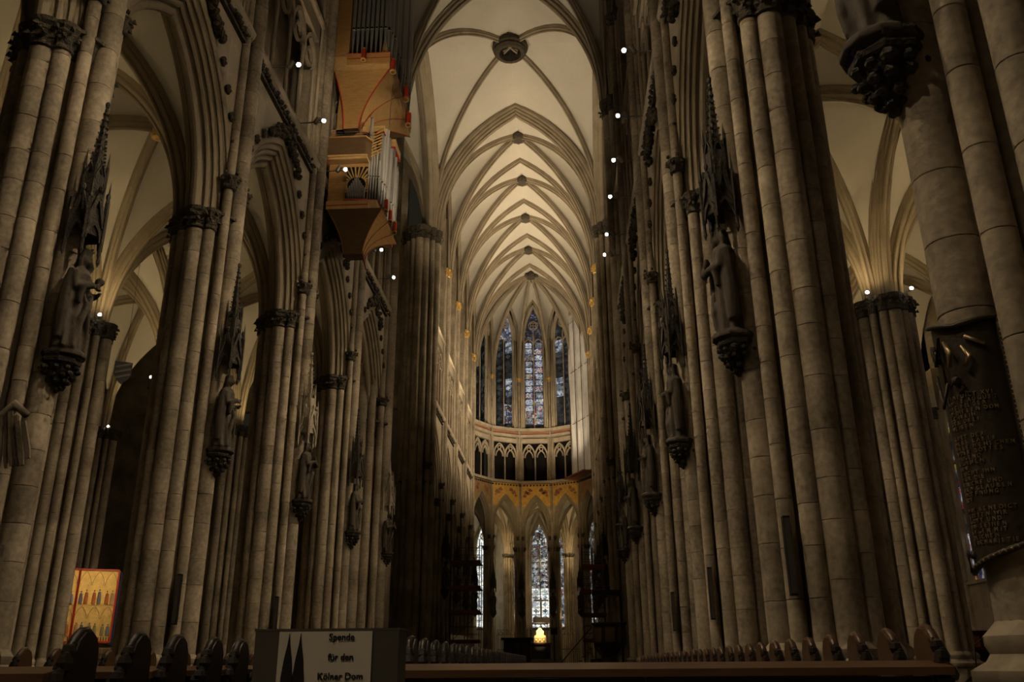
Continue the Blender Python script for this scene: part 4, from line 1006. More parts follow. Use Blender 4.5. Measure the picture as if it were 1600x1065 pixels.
# little pipe window with striped surround
b = MB(); b.box(-5.36,-4.52,-19.60,-19.56,18.03,19.5); orgp(b,'window_recess','black_metal')
wc = (-4.94,18.65); 
for i in range(22):
    a = radians(-35+250*i/21); d = Vector((cos(a),0,sin(a))); p = Vector((wc[0],-19.63,wc[1]))
    r0 = .37; r1 = min(.42/max(.01,abs(cos(a))), (.84 if sin(a) > 0 else .6)/max(.01,abs(sin(a))), .95)
    if r1 <= r0+.03: continue
    b = MB(); mid = p+d*(r0+r1)/2; tv = Vector((-sin(a),0,cos(a))); b.obox(mid, d*(r1-r0)/2, (0,.02,0), tv*.028); orgp(b,'sunburst_slat','gilt')
for i in range(11):
    x = wc[0]-.34+.068*i; h = 1.02-abs(i-5)*.115
    b = MB(); b.lathe([(.008,0),(.027,.14),(.027,.16+h*.7),(.027,h)],8,(x,-19.64,18.06)); orgp(b,'organ_pipe','tin',None,2)
# balcony with parapet
b = MB(); b.box(-6.25,-4.5,-19.95,-15.9,19.68,19.80); b.box(-6.25,-4.5,-20.0,-19.9,19.78,19.86); orgp(b,'balcony_floor','oak_pale')
b = MB(); b.add([(-6.3,-19.92,19.8),(-4.62,-19.92,19.8),(-4.42,-19.55,19.8),(-4.42,-18.6,19.8),(-6.3,-19.92,20.75),(-4.62,-19.92,20.75),(-4.42,-19.55,20.75),(-4.42,-18.6,20.75)],[(0,1,5,4),(1,2,6,5),(2,3,7,6)]); orgp(b,'balcony_parapet','oak_dark')
b = MB(); b.tube([(-6.3,-19.93,20.78),(-4.62,-19.93,20.78),(-4.42,-19.55,20.78),(-4.42,-18.6,20.78)],.035,6); orgp(b,'balcony_rail','oak')
for dz in (.12,.24):
    b = MB(); b.tube([(-6.3,-19.93,20.78+dz),(-4.62,-19.93,20.78+dz),(-4.42,-19.55,20.78+dz)],.012,5); orgp(b,'balcony_wire','steel')
# core tower between the cases
b = MB(); b.box(-6.15,-5.35,-19.0,-16.2,19.8,23.6); orgp(b,'core_tower','oak_pale')
# lower front pipe tower (facing the nave) with pipes
b = MB(); b.box(-4.62,-4.12,-19.5,-16.0,17.62,18.05); orgp(b,'pipe_plinth','oak_pale')
b = MB(); b.box(-4.64,-4.10,-19.52,-15.98,18.03,18.06); orgp(b,'red_moulding','red_lacquer')
b = MB(); b.box(-4.85,-4.45,-19.4,-16.1,18.05,21.6); orgp(b,'pipe_backing','black_metal')
for (x0,x1,y0,y1,z0,z1) in ((-4.9,-4.0,-19.45,-18.3,21.3,21.6),(-4.9,-3.95,-17.4,-16.2,21.9,22.3)):
    b = MB(); b.box(x0,x1,y0,y1,z0,z1); orgp(b,'tower_cap','oak_pale')
    b = MB(); b.box(x0-.01,x1+.01,y0-.01,y1+.01,z0-.03,z0+.01); orgp(b,'red_moulding','red_lacquer')
def pipe(x,y,z,r,h,m='tin',foot=.35):
    b = MB(); b.lathe([(r*.3,0),(r*.95,foot),(r,foot+.02),(r,h)],12,(x,y,z)); orgp(b,'organ_pipe',m,None,2)
    b = MB(); b.box(x-r*.6,x+r*.6,y-r*1.05,y-r*.8,z+foot+.03,z+foot+.03+r*.9) ; orgp(b,'pipe_mouth','black_metal')
    b = MB(); b.lathe([(r*1.03,0),(r*1.06,.02),(r*1.03,.05)],12,(x,y,z+foot-.01)); orgp(b,'pipe_lip','tin',None,True)
for i in range(5): pipe(-4.52+.105*i*1.0,-19.5+.02*i,18.06,.045 if i else .06,3.6-.45*i+(.3 if i == 0 else 0),'tin',1.0)
for i in range(16): pipe(-4.1+.16*abs(sin(i*pi/7.5)),-19.3+.215*i,18.06-.0*i,.085,3.2+.5*sin(i*.9),'tin' if i % 3 else 'tin_dark',.9)
# gilt lattice above west pipes
for i in range(9):
    b = MB(); p = Vector((-4.25,-19.56,20.1+.15*i)); b.obox(p,(.22,0,.12),(0,.015,0),(-.012,0,.022)); orgp(b,'lattice_slat','gilt')
# upper funnel
funnel((-6.3,-3.95,-19.6,-14.4),(-5.75,-5.12,-19.35,-18.2),24.45,21.6,1.75,'oak','oak_pale','red_lacquer')
b = MB(); b.box(-6.32,-5.0,-19.0,-16.4,20.7,21.8); orgp(b,'core_panel','oak')
# upper case
b = MB(); b.box(-6.42,-3.95,-19.62,-14.4,24.45,25.15); orgp(b,'upper_case_base','oak_pale')
b = MB(); b.box(-5.75,-3.92,-19.72,-14.35,24.7,25.2); orgp(b,'upper_plinth','oak')
for z in (24.95,25.2):
    b = MB(); b.box(-5.76,-3.90,-19.735,-14.33,z-.02,z+.015); orgp(b,'red_moulding','red_lacquer')
b = MB(); b.box(-6.45,-5.72,-19.6,-15.4,25.15,33); orgp(b,'upper_case_panel','oak')
b = MB(); b.box(-5.72,-4.35,-19.3,-15.6,25.2,32); orgp(b,'pipe_backing','black_metal')
for i in range(8): pipe(-5.6+.2*i,-19.5,25.22,.085,6.8-.2*i,'tin_dark',1.35)
for i in range(20): pipe(-4.12+.18*abs(sin(i*pi/6)),-19.35+.245*i,25.22,.115 if i % 6 else .15,6.5,'tin' if i % 2 else 'tin_dark',1.3)
b = MB(); b.add([(-4.35,-19.55,25.2),(-4.05,-19.55,25.2),(-4.2,-19.5,26.4),(-4.2,-19.2,25.2)],[(0,1,2),(1,3,2),(3,0,2)]); orgp(b,'gilt_blade','gilt')
# trumpets in red tubes pointing down to the viewer
def trumpet(x,y,z,r,l):
    q = Vector((.06,-.28,-1)).normalized()
    t = MB(); t.lathe([(r*.9,0),(r*.92,l*.9),(r,l)],14,(x,y,z),axis=q); o = orgp(t,'trumpet_tube','red_lacquer',None,2)
    e = MB(); e.lathe([(r*1.0,l-.02),(r*1.12,l+.0),(r*1.12,l+.04),(r*.62,l+.045)],14,(x,y,z),axis=q); orgp(e,'trumpet_rim','gilt',o,2)
    e = MB(); e.lathe([(r*.6,l+.045),(r*.58,l+.05)],12,(x,y,z),axis=q); orgp(e,'trumpet_bore','board_red',o)
    e = MB(); e.lathe([(r*.8,-.04),(r*.95,0),(r*.95,.03)],12,(x,y,z),axis=q); orgp(e,'trumpet_collar','gilt',o)
trumpet(-5.02,-19.85,25.3,.105,.68); trumpet(-3.84,-19.4,25.0,.13,.72); trumpet(-3.76,-16.8,25.5,.155,.8); trumpet(-3.76,-15.9,24.7,.14,.75)
for y in (-19.2,-18.3,-17.3): trumpet(-3.8,y,18.15,.09,.55)
b = MB(); b.box(-3.95,-3.7,-18.6,-18.1,24.0,24.5); orgp(b,'bracket_block','oak_dark')
# hanging rods
for x,y in ((-6.2,-19.7),(-4.0,-18.6)):
    b = MB(); b.tube([(x,y,19.8),(x,y,24.5)],.015,5); orgp(b,'hanging_rod','steel')

# ------------------------------------------------------------------ foreground: pews
def pew_end_mesh(m, h=1.40, w=.44, carve='pew_dark'):
    b = MB(); pts = [(-.36,0),(.19,0),(.19,1.24)]
    pts += [(.06+.13*cos(a),h-.15+.15*sin(a)) for a in (radians(q) for q in (20,50,80,110,140,165))] + [(-.12,1.18),(-.18,1.06),(-.26,.95),(-.36,.88)]
    b.prism(pts, (-.04,0,0), (0,1,0), (0,0,1), (.08,0,0)); end = b.mesh('pew_end',m)
    f = MB(); g = random.Random(4)
    for q in range(15):   # carved leaf edge at the side that faces away from the viewer
        z = .88+q*.031; y = -.34+(z-.88)*.62-.02*sin(q*1.7)
        f.ball((g.uniform(-.02,.02),y,z),g.uniform(.03,.058),6,4,1,1,1)
    r_ = MB(); r_.tube([(0,.19,.5),(0,.19,1.24)]+[(0,p,q) for p,q in pts[3:]],.03,6); f.tube([(0,.17,.5),(0,.17,1.22)],.01,4)
    return end, f.mesh('carved_leaves',carve), r_.mesh('end_moulding',m,True)
PE = {m: pew_end_mesh(m) for m in ('pew_wood','pew_dark')}
def pew(x0, x1, y, lab, grp, wood='pew_dark', top='pew_wood', ends=(1,1), dz=0):
    t = thing('pew',lab,'pew',(x0,y,0),grp); L = x1-x0
    def pt(b,n,m): return b.build(n,m,t)
    b = MB(); b.add([(0,0,1.165+dz),(L,0,1.165+dz),(L,.26,1.203+dz),(0,.26,1.203+dz),(0,0,1.12+dz),(L,0,1.12+dz),(L,.26,1.165+dz),(0,.26,1.165+dz)],[(0,1,2,3),(7,6,5,4),(0,4,5,1),(1,5,6,2),(2,6,7,3),(3,7,4,0)]); pt(b,'book_rest',top)
    n = max(3,int(L/.85)); 
    for i in range(n): b = MB(); b.box(L*i/n+.03,L*(i+1)/n-.03,.22,.26,.12,1.11+dz); pt(b,'front_panel',wood)
    for i in range(n+1): xx = min(max(L*i/n,.03),L-.03); b = MB(); b.box(xx-.03,xx+.03,.19,.27,.0,1.13+dz); pt(b,'front_post',wood)
    b = MB(); b.box(0,L,.20,.27,.0,.14); pt(b,'bottom_rail',wood)
    b = MB(); b.box(.04,L-.04,0.75,1.13,.42,.46); pt(b,'seat',wood)
    b = MB(); b.box(.04,L-.04,1.12,1.15,.44,1.02); pt(b,'backrest',wood)
    for e,xx in ((ends[0],.0),(ends[1],L)):
        if not e: continue
        for yy in (.30,1.02):
            o = put('pew_end',PE[e if isinstance(e,str) else wood][0],t,(xx,yy,0)); put('carved_leaves',PE['pew_dark'][1],o); put('end_moulding',PE[e if isinstance(e,str) else wood][2],o)
NR = ['first','second','third','fourth','fifth','sixth','seventh','eighth','ninth','tenth','eleventh','twelfth','thirteenth','fourteenth','fifteenth','sixteenth']
for i in range(16):
    y = -46.05+1.44*i
    pew(1.62,5.2,y,'dark wooden pew, %s row from the viewer in the right block'%NR[i],'right block pews',ends=('pew_dark','pew_wood'))
for i in range(16):
    y = -46.75+1.34*i
    pew(-3.6,0.0,y,'dark wooden pew, %s row from the viewer in the left block'%NR[i],'left block pews',ends=('pew_wood','pew_dark'))

# ------------------------------------------------------------------ donation box with sheet of paper
bx = thing('donation_box','grey donation box with white printed sheet in the foreground','donation box',(2.35,-49.7,0))
b = MB(); b.box(-.163,.163,0,.10,.86,1.272); b.build('box_body','grey_board',bx)
b = MB(); b.box(-.166,.166,-.0005,.103,1.272,1.277); b.build('box_lid','grey_board',bx)
b = MB(); b.box(-.04,.04,.02,.08,.03,.86); b.build('stand_post','black_metal',bx)
b = MB(); b.box(-.18,.18,-.1,.2,0,.03); b.build('stand_foot','black_metal',bx)
b = MB(); b.box(-.107,.104,-.004,-.001,.965,1.2705); pp = b.build('paper_sheet','paper',bx)
for i,(tx,z,x) in enumerate((('Spende',1.2515,.0355),('für den',1.2095,.0355),('Kölner Dom',1.1695,.0365))):
    text(tx,.0205,(x,-.0052,z),pp,bold=.0004,sx=.97)
# printed twin-tower cathedral
def tower_print(cx):
    b = MB()
    outline = [(-.0155,.98),(-.0155,1.15),(-.014,1.175),(-.012,1.19),(-.0105,1.205),(-.009,1.215),(-.0035,1.243),(-.001,1.263),(.001,1.263),(.0035,1.243),(.009,1.215),(.0105,1.205),(.012,1.19),(.014,1.175),(.0155,1.15),(.0155,.98)]
    b.prism([(x*.95,z) for x,z in outline],(cx,-.0045,0),(1,0,0),(0,0,1),(0,-.0006,0)); b.build('printed_tower','ink',pp)
    b = MB(); b.box(cx-.0004,cx+.0004,-.0052,-.0046,1.262,1.267); b.box(cx-.0016,cx+.0016,-.0052,-.0046,1.264,1.265); b.build('printed_finial','ink',pp)
    for j in range(10):
        for i in (-1,0,1):
            z = .99+j*.018
            if abs(i)*.010 < .017-.0: 
                b = MB(); b.box(cx+i*.009-.0011,cx+i*.009+.0011,-.0055,-.0050,z,z+.013); b.build('printed_tracery','grey_board',pp)
tower_print(-.0835); tower_print(-.0575)
b = MB(); b.box(-.08,-.06,-.0049,-.0045,.98,1.155); b.build('printed_nave','ink',pp)

# ------------------------------------------------------------------ bronze plaque bent round the near right pier
def plaque():
    cx,cy = PX-.78, NY[4]
    t = thing('bronze_plaque','tall bronze plaque with raised lettering on far right pier','plaque',(cx,cy,0))
    R0 = .285
    PH = lambda u: radians(160+u*122)          # u 0..1 left to right seen by the viewer
    def pt(u,z,o=0): a = PH(u); return Vector((cos(a)*(R0+o), sin(a)*(R0+o), z))
    rows = []
    top = lambda u: 3.72-.20*u if u < .5 else 3.62+.08*(u-.5)
    bot = lambda u: 1.80+.20*u
    b = MB(); n = 14
    A = []
    for j in range(17):
        A.append([pt(i/n, bot(i/n)+(top(i/n)-bot(i/n))*j/16) for i in range(n+1)])
    b.grid(A); A2 = [[p*(1)+Vector((-cos(PH(i/n))*.05,-sin(PH(i/n))*.05,0)) for i,p in enumerate(r)] for r in A]; b.grid(A2)
    b.build('plaque_plate','bronze',t,True)
    # corded border with beads
    edge = [pt(i/n,bot(i/n),.008) for i in range(n+1)]
    b = MB(); b.tube(edge,.026,6); b.build('cord_border','bronze',t,True)
    b = MB(); b.tube([pt(i/n,top(i/n),.02) for i in range(n+1)],.022,6); b.build('cord_border','bronze',t,True)
    b = MB(); b.tube([pt(1,bot(1)+(top(1)-bot(1))*j/16,.02) for j in range(17)],.024,6); b.build('cord_border','bronze',t,True)
    bd = MB(); bd.ball((0,0,0),.010,6,4); bdm = bd.mesh('bead','bronze_shine')
    for j in range(44): put('bead',bdm,t,pt(.985,bot(1)+(top(1)-bot(1))*(j+.5)/44,.032))
    for i in range(16): put('bead',bdm,t,pt((i+.5)/16,bot((i+.5)/16),.034))
    # relief: arms with key, crossed straps
    b = MB(); g = random.Random(8)
    b.tube([pt(.35,3.52,.03),pt(.42,3.42,.05),pt(.40,3.30,.05)],[.012,.025,.02],6); b.tube([pt(.55,3.45,.03),pt(.62,3.36,.04),pt(.56,3.28,.04)],[.012,.022,.018],6); b.tube([pt(.6,3.52,.03),pt(.8,3.44,.02)],.018,6)
    b.build('relief_figures','bronze_shine',t,True)
    b = MB(); b.tube([pt(.02,3.55,.02),pt(.2,3.38,.04),pt(.3,3.56,.04),pt(.26,3.2,.02)],.013,5); b.tube([pt(.05,3.3,.02),pt(.18,3.02,.04),pt(.3,3.2,.02)],.013,5)
    for q in range(7): b.obox(pt(.05+.03*q,3.50-.05*(q%3),.02),(.012,0,0),(0,.012,0),(0,0,.03))
    b.ball(pt(.4,3.2,.005),.035,8,6); b.tube([pt(.35,3.16,.03),pt(.45,3.22,.03),pt(.52,3.12,.03),pt(.42,3.1,.01)],.011,5)
    b.build('relief_ornament','bronze',t,True)
    b = MB(); b.tube([pt(.02,1.95,.03),pt(.12,1.92,.05),pt(.16,1.8,.05),pt(.04,1.84,.02)],.014,6); b.ball(pt(.1,1.92,.005),.03,8,5); b.build('relief_scroll','bronze',t,True)
    lines = ['BENEDICT XVI','AM 18 AUGUST','ALS PILGER','IN DIESEN DOM','SCHREIN','DER DREI','WEISEN','','GOTT DER','HERR LASSE','ALLE MENSCHEN','VOLK GOTTES','JUGEND','KOMMEN','IHN','SUCHT IHN','FÜR DIE','KIRCHE UND','DEN GLAUBEN','HOFFNUNG','IST','','MIT BENEDICT','BITTEN WIR','GOTT UND','UM SEINEN','SEGEN MIT','ZEICHEN','EUCHARISTIE']
    z = 3.06
    for ln in lines:
        if ln:
            # each letter is set on the curve
            u = .19; w = .075
            for ch in ln:
                if ch != ' ':
                    a = PH(u); q = text(ch,.042,pt(u,z,.003),t,'bronze_letter','letter',ext=.006,bold=.001,rot=(pi/2,0,a+pi/2),align='LEFT',sx=.85)
                u += .035/(R0*radians(122)) if ch not in 'IW M' else (.018 if ch in 'I ' else .042)/(R0*radians(122))
        z -= .0385
    return t
plaque()

# ------------------------------------------------------------------ golden winged altarpiece in the left aisle
al = thing('altarpiece','glowing golden painted altarpiece with open wing behind left pews','altarpiece',(-16.42,-17.0,0))
# main panel: facing the nave side (+X, -Y). local frame: u along the panel, n towards the viewer
uu = Vector((.90,.44,0)).normalized(); nn = Vector((.44,-.90,0)).normalized()
def alb(b,n,m,par=None): return b.build(n,m,par or al)
def panel(o, u, nv, w, z0, z1, cols, par):
    b = MB(); b.obox(o+u*w/2+Vector((0,0,(z0+z1)/2)), u*w/2, nv*.05, (0,0,(z1-z0)/2)); p = b.build('panel','gold_leaf',par)
    fr = MB()
    for zz in (z0,z1): fr.obox(o+u*w/2+nv*.06+Vector((0,0,zz)), u*w/2, nv*.03, (0,0,.035))
    for e in (0,w): fr.obox(o+u*e+nv*.06+Vector((0,0,(z0+z1)/2)), u*.035, nv*.03, (0,0,(z1-z0)/2))
    fr.build('panel_frame','red_lacquer',par)
    zm = (z0+z1)/2+.02; b = MB(); b.obox(o+u*w/2+nv*.055+Vector((0,0,zm)),u*w/2,nv*.012,(0,0,.015)); b.build('panel_rail','gilt',par)
    mats = ['figure_red','figure_blue','figure_green','figure_red','figure_blue','figure_skin']
    g = random.Random(int(w*100))
    for r,(zb,zt) in enumerate(((z0+.22,zm),(zm,z1))):
        for c in range(cols):
            cw = w/cols; cc = o+u*(c+.5)*cw+nv*.055
            a = MB(); a.sweep([cc+u*x+Vector((0,0,zb+(zt-zb)*.55+z)) for x,z in arc(cw*.45,(zt-zb)*.4,6)], nv, [(-.012,-.012),(.012,-.012),(.012,.012),(-.012,.012)], closed=True, inward=cc+Vector((0,0,zb))); a.build('gilt_arch','oak',p)
            for q in range(2):
                a = MB(); hh = (zt-zb)*.46*g.uniform(.8,1.1); px_ = cc+u*(q-.5)*cw*.40+Vector((0,0,zb+.03))
                a.lathe([(cw*.19,0),(cw*.20,hh*.3),(cw*.14,hh*.72),(cw*.04,hh*.78)],8,px_,sy=.4,sx=1.0); a.ball(px_+Vector((0,0,hh*.88)),cw*.07,6,5); a.build('painted_figure',g.choice(mats),p)
    for c in range(cols*5):
        a = MB(); a.obox(o+u*(c+.5)*w/(cols*5)+nv*.055+Vector((0,0,z0+.12)),u*.018,nv*.01,(0,0,.07)); a.build('tracery_slot','oak_dark',p)
O = Vector((0,0,0))
panel(O, uu, nn, 1.42, 2.1, 4.85, 3, al)
u2_ = Vector((.15,-.99,0)).normalized(); n2_ = Vector((.99,.15,0)).normalized()
panel(O+u2_*.0-uu*.02, -uu, nn, 1.4, 2.1, 4.85, 2, al)
b = MB(); b.obox(uu*1.62-nn*.12+Vector((0,0,3.4)),uu*.25,nn*.03,(0,0,1.4)); alb(b,'blue_cloth','blue_cloth')
b = MB(); b.obox(-nn*.35+Vector((0,0,.75)),uu*1.5,nn*.4,(0,0,.75)); alb(b,'altar_block','stone_dark')
b = MB(); b.obox(uu*.3-nn*.2+Vector((0,0,1.7)),uu*1.3,nn*.3,(0,0,.2)); alb(b,'predella','oak_dark')
for i in range(10): b = MB(); b.obox(uu*(-.8+.25*i)+nn*.3+Vector((0,0,1.68)),uu*.012,nn*.012,(0,0,.2)); alb(b,'grille_bar','steel')
b = MB(); b.obox(uu*.3+nn*.3+Vector((0,0,1.86)),uu*1.2,nn*.015,(0,0,.015)); alb(b,'grille_rail','steel')

# ------------------------------------------------------------------ angel monument at the left edge
an = thing('angel_monument','dark stone monument with winged angel at the left picture edge','monument',(-6.2,-39.35,0))
put('angel_figure',ANGEL,an,(0,0,1.2))
fe = MB(); fe.prism([(-.045,0),(.045,0),(.055,-.55),(.03,-.72),(-.03,-.72),(-.055,-.55)],(0,-.012,0),(1,0,0),(0,0,1),(0,.024,0)); fem = fe.mesh('wing_feather','stone_mid')
for sx in (-1,1):
    b = MB(); b.tube([(sx*.15,.16,3.1),(sx*.40,.2,3.55),(sx*.62,.2,3.78),(sx*.82,.2,3.62)],[.08,.10,.09,.06],8); b.build('wing_arm','stone_mid',an,True,(0,0,1.25))
    for q in range(9):
        t = q/8; p = Vector((sx*(.22+.62*t),.2-.01*q,4.5+.42*sin(pi*min(1,t*1.15)*.8)))
        o = put('wing_feather',fem,an,p); o.rotation_euler = (0,sx*(-.02-.30*t),0); o.scale = (.78,1.6,.85+.40*sin(pi*t)); o.location.y -= .03*(q%2)
b = MB(); b.box(-.62,.62,.10,.42,0,2.75); b.box(-.70,.70,-.2,.46,2.75,2.92); b.build('pedestal','stone_dark',an)
b = MB(); b.box(-.48,.48,.06,.11,2.0,2.62); b.build('inscription_slab','bronze',an)
for i in range(9): b = MB(); b.box(-.40,.40-.1*(i%3),.05,.062,2.54-i*.055,2.56-i*.055); b.build('inscription_line','bronze_letter',an)

# ------------------------------------------------------------------ column loudspeakers
def speaker(x,y,z,h,lab,s):
    t = thing('column_loudspeaker',lab,'loudspeaker',(x,y,z),'column loudspeakers')
    b = MB(); b.box(-.05,.05,-.06,.06,0,h); b.build('speaker_body','black_metal',t)
    b = MB(); b.box(-.042,.042,-.066,-.058,.03,h-.03); b.build('speaker_grille','grey_board',t)
    for z2 in (.15,h-.15): b = MB(); b.box(-.02,.02,.05,.3,z2-.02,z2+.02); b.build('bracket','iron',t)
for s in (-1,1):
    for k in range(1,4):
        i = 4-k
        d = radians(44); X = s*PX - s*cos(d)*1.0; Y = NY[k]-sin(d)*1.0
        speaker(X,Y,2.1,1.15,'slim dark column loudspeaker on the %s pier of the %s row'%({1:'fourth',2:'third',3:'second'}[k],SIDE[s]),s)

# ------------------------------------------------------------------ crossing altar, shrine, choir furniture
pl = thing('altar_platform','dark stepped platform under the crossing altar','platform',(.06,2.6,0))
for i in range(4): b = MB(); b.box(-3.6+.35*i,3.6-.35*i,-2.4+.3*i,2.4-.3*i,.32*i,.32*(i+1)); b.build('step','floor_stone',pl)
alt = thing('crossing_altar','black block altar with overhanging slab left of the golden shrine','altar',(.06,2.2,1.28))
b = MB(); b.box(-.78,.78,-.5,.5,0,1.2); b.build('altar_block','black_metal',alt)
b = MB(); b.box(-.92,.92,-.6,.6,1.2,1.34); b.build('altar_slab','black_metal',alt)
for x in (-.5,0,.5): b = MB(); b.box(x-.2,x+.2,-.53,-.5,.15,1.05); b.build('relief_panel','stone_black',alt)
hp = thing('high_altar','dark high altar base carrying the golden shrine','altar',(.39,38.8,0))
b = MB(); b.box(-2.6,2.6,-2,2,0,.9); b.box(-1.9,1.9,-1.4,1.6,.9,1.6); b.build('altar_steps','floor_stone',hp)
b = MB(); b.box(-1.0,1.0,-.7,.9,1.6,2.95); b.build('altar_block','stone_black',hp); b = MB(); b.box(-1.15,1.15,-.8,1.0,2.95,3.08); b.build('altar_slab','pew_wood',hp)
sh = thing('golden_shrine','glowing golden gabled reliquary shrine at the end of the choir','shrine',(.39,38.6,3.08))
mat('shrine_gold', (.95,.70,.28), .35, .7, var=.2, vscale=6, bump=.3, bscale=20)
b = MB(); b.prism([(-.58,0),(.58,0),(.56,.62),(.45,.72),(-.45,.72),(-.56,.62)],(0,-.5,0),(1,0,0),(0,0,1),(0,1.8,0)); b.build('lower_case','shrine_gold',sh)
b = MB(); b.prism([(-.36,.70),(.36,.70),(.36,1.10),(0,1.52),(-.36,1.10)],(0,-.45,0),(1,0,0),(0,0,1),(0,1.7,0)); b.build('upper_case','shrine_gold',sh)
b = MB(); b.box(-.64,.64,-.58,1.36,-.02,.08); b.build('shrine_plinth','gilt',sh)
for x in (-.38,0,.38): b = MB(); b.sweep([(x+q,-.53,.32+z) for q,z in arc(.16,.2,5)],(0,1,0),[(-.02,-.02),(.02,-.02),(.02,.02),(-.02,.02)],closed=True,inward=(x,-.53,.3)); b.build('shrine_arch','gilt',sh); b = MB(); b.lathe([(.09,0),(.10,.12),(.05,.26)],8,(x,-.53,.12)); b.ball((x,-.53,.42),.05,6,5); b.build('shrine_figure','gilt',sh)
for j in range(5): b = MB(); b.ball((0,-.45+.42*j,1.56),.05,6,4); b.build('crest_knob','gilt',sh)
gc = thing('shrine_case','thin black lamp frame standing over the golden shrine','frame',(.39,38.6,3.08))
for x in (-.72,.72):
    for y in (-.7,1.5): b = MB(); b.box(x-.015,x+.015,y-.015,y+.015,0,1.82); b.build('frame_post','iron',gc)
b = MB(); b.box(-.76,.76,-.75,1.55,1.80,1.90); b.build('lamp_bar','black_metal',gc)
for x in (-.6,-.25,.25,.6): put('lamp_lens',LENS2,gc,(x,-.7,1.78)).rotation_euler = (pi,0,0)
cr = thing('crucifix','pale stone crucifix before the chapel window','crucifix',(.1,56.2,4.2))
b = MB(); b.box(-.07,.07,-.05,.05,0,4.4); b.build('cross_post','vault_plaster',cr); b = MB(); b.box(-.85,.85,-.06,.06,3.95,4.15); b.build('cross_beam','vault_plaster',cr)
b = MB(); b.box(-1.0,1.0,-.3,.3,1.4,2.1); b.build('cross_base','stone_wall',cr)
# lectern with light
le = thing('lectern','small dark lectern right of the golden shrine','lectern',(1.87,30,0))
b = MB(); b.box(-.06,.06,-.06,.06,0,3.6); b.build('post','iron',le); b = MB(); b.obox((0,0,3.9),(.3,0,0),(0,.12,.06),(0,-.05,.24)); b.build('desk','black_metal',le); b = MB(); b.box(-.36,.36,-.05,.05,4.12,4.18); b.build('lamp_shade','black_metal',le)
b = MB(); b.box(-.4,.4,-.4,.4,0,.15); b.build('foot','iron',le)
# iron grilles between the apse piers
for j,(x0,x1,lab) in enumerate(((-4.4,-1.9,'left'),(1.7,4.3,'right'))):
    t = thing('choir_grille','ornate iron grille between apse piers %s of the shrine'%lab,'grille',((x0+x1)/2,45.6,0),'choir grilles'); w = (x1-x0)/2
    for z in (.5,2.6,4.1): b = MB(); b.box(-w,w,-.03,.03,z-.03,z+.03); b.build('grille_rail','scaffold_steel',t)
    n = 13
    for i in range(n): x = -w+2*w*i/(n-1); b = MB(); b.box(x-.022,x+.022,-.02,.02,0,4.1+.25*(i%2)); b.build('grille_bar','scaffold_steel',t)
    for i in range(6): b = MB(); x = -w+2*w*(i+.5)/6; b.sweep([(x+.16*cos(q*pi/6),0,4.4+.2*sin(q*pi/6)) for q in range(13)],(0,1,0),[(-.02,-.02),(.02,-.02),(.02,.02),(-.02,.02)],closed=True,inward=(x,0,4.4)); b.build('grille_scroll','scaffold_steel',t)
# scaffold towers in the choir
def scaffold(x0,x1,y0,y1,zs_,lab,top):
    t = thing('scaffold_tower',lab,'scaffold',((x0+x1)/2,(y0+y1)/2,0),'scaffold towers'); cx,cy = (x0+x1)/2,(y0+y1)/2
    for x in (x0,(x0+x1)/2,x1):
        for y in (y0,y1): b = MB(); b.tube([(x-cx,y-cy,0),(x-cx,y-cy,top)],.035,6); b.build('standard_pole','scaffold_steel',t)
    for z in zs_:
        b = MB(); b.box(x0-cx-.1,x1-cx+.1,y0-cy-.05,y1-cy+.05,z-.06,z); b.build('deck_board','board_red',t)
        b = MB(); b.box(x0-cx-.1,x1-cx+.1,y0-cy-.06,y0-cy-.03,z,z+.18); b.build('toe_board','board_red',t)
        for h in (.55,1.05):
            for y in (y0,y1): b = MB(); b.tube([(x0-cx,y-cy,z+h),(x1-cx,y-cy,z+h)],.022,5); b.build('guard_rail','scaffold_steel',t)
    zz = [.2]+list(zs_)
    for i,(a,c) in enumerate(zip(zz,zz[1:])):
        p,q = (x0,x1) if i%2 else (x1,x0); b = MB(); b.tube([(p-cx,y0-cy,a),(q-cx,y0-cy,c)],.022,5); b.build('brace','scaffold_steel',t)
scaffold(-5.1,-3.1,11.5,13.2,(2.6,4.55,6.2,7.95),'dark scaffold tower with boards before the left choir wall',9.6)
scaffold(4.2,5.7,12.0,13.6,(2.6,4.3,5.9,7.6),'dark scaffold tower with boards before the right choir wall',9.0)
# choir stalls
for s in (-1,1):
    t = thing('choir_stalls','dark carved choir stalls along the %s choir wall'%SIDE[s],'choir stalls',(s*5.2,25,0),'choir stalls')
    b = MB(); b.box(*sorted((s*.45,s*.6)),-9,9,0,3.4); b.build('back_wall','pew_dark',t)
    for i in range(18): b = MB(); b.box(*sorted((-s*.1,s*.5)),-9+i,-8.92+i,0,1.5); b.build('stall_divider','pew_dark',t); b = MB(); b.box(*sorted((s*.0,s*.45)),-8.92+i,-8+i,.5,.56); b.build('stall_seat','pew_dark',t)
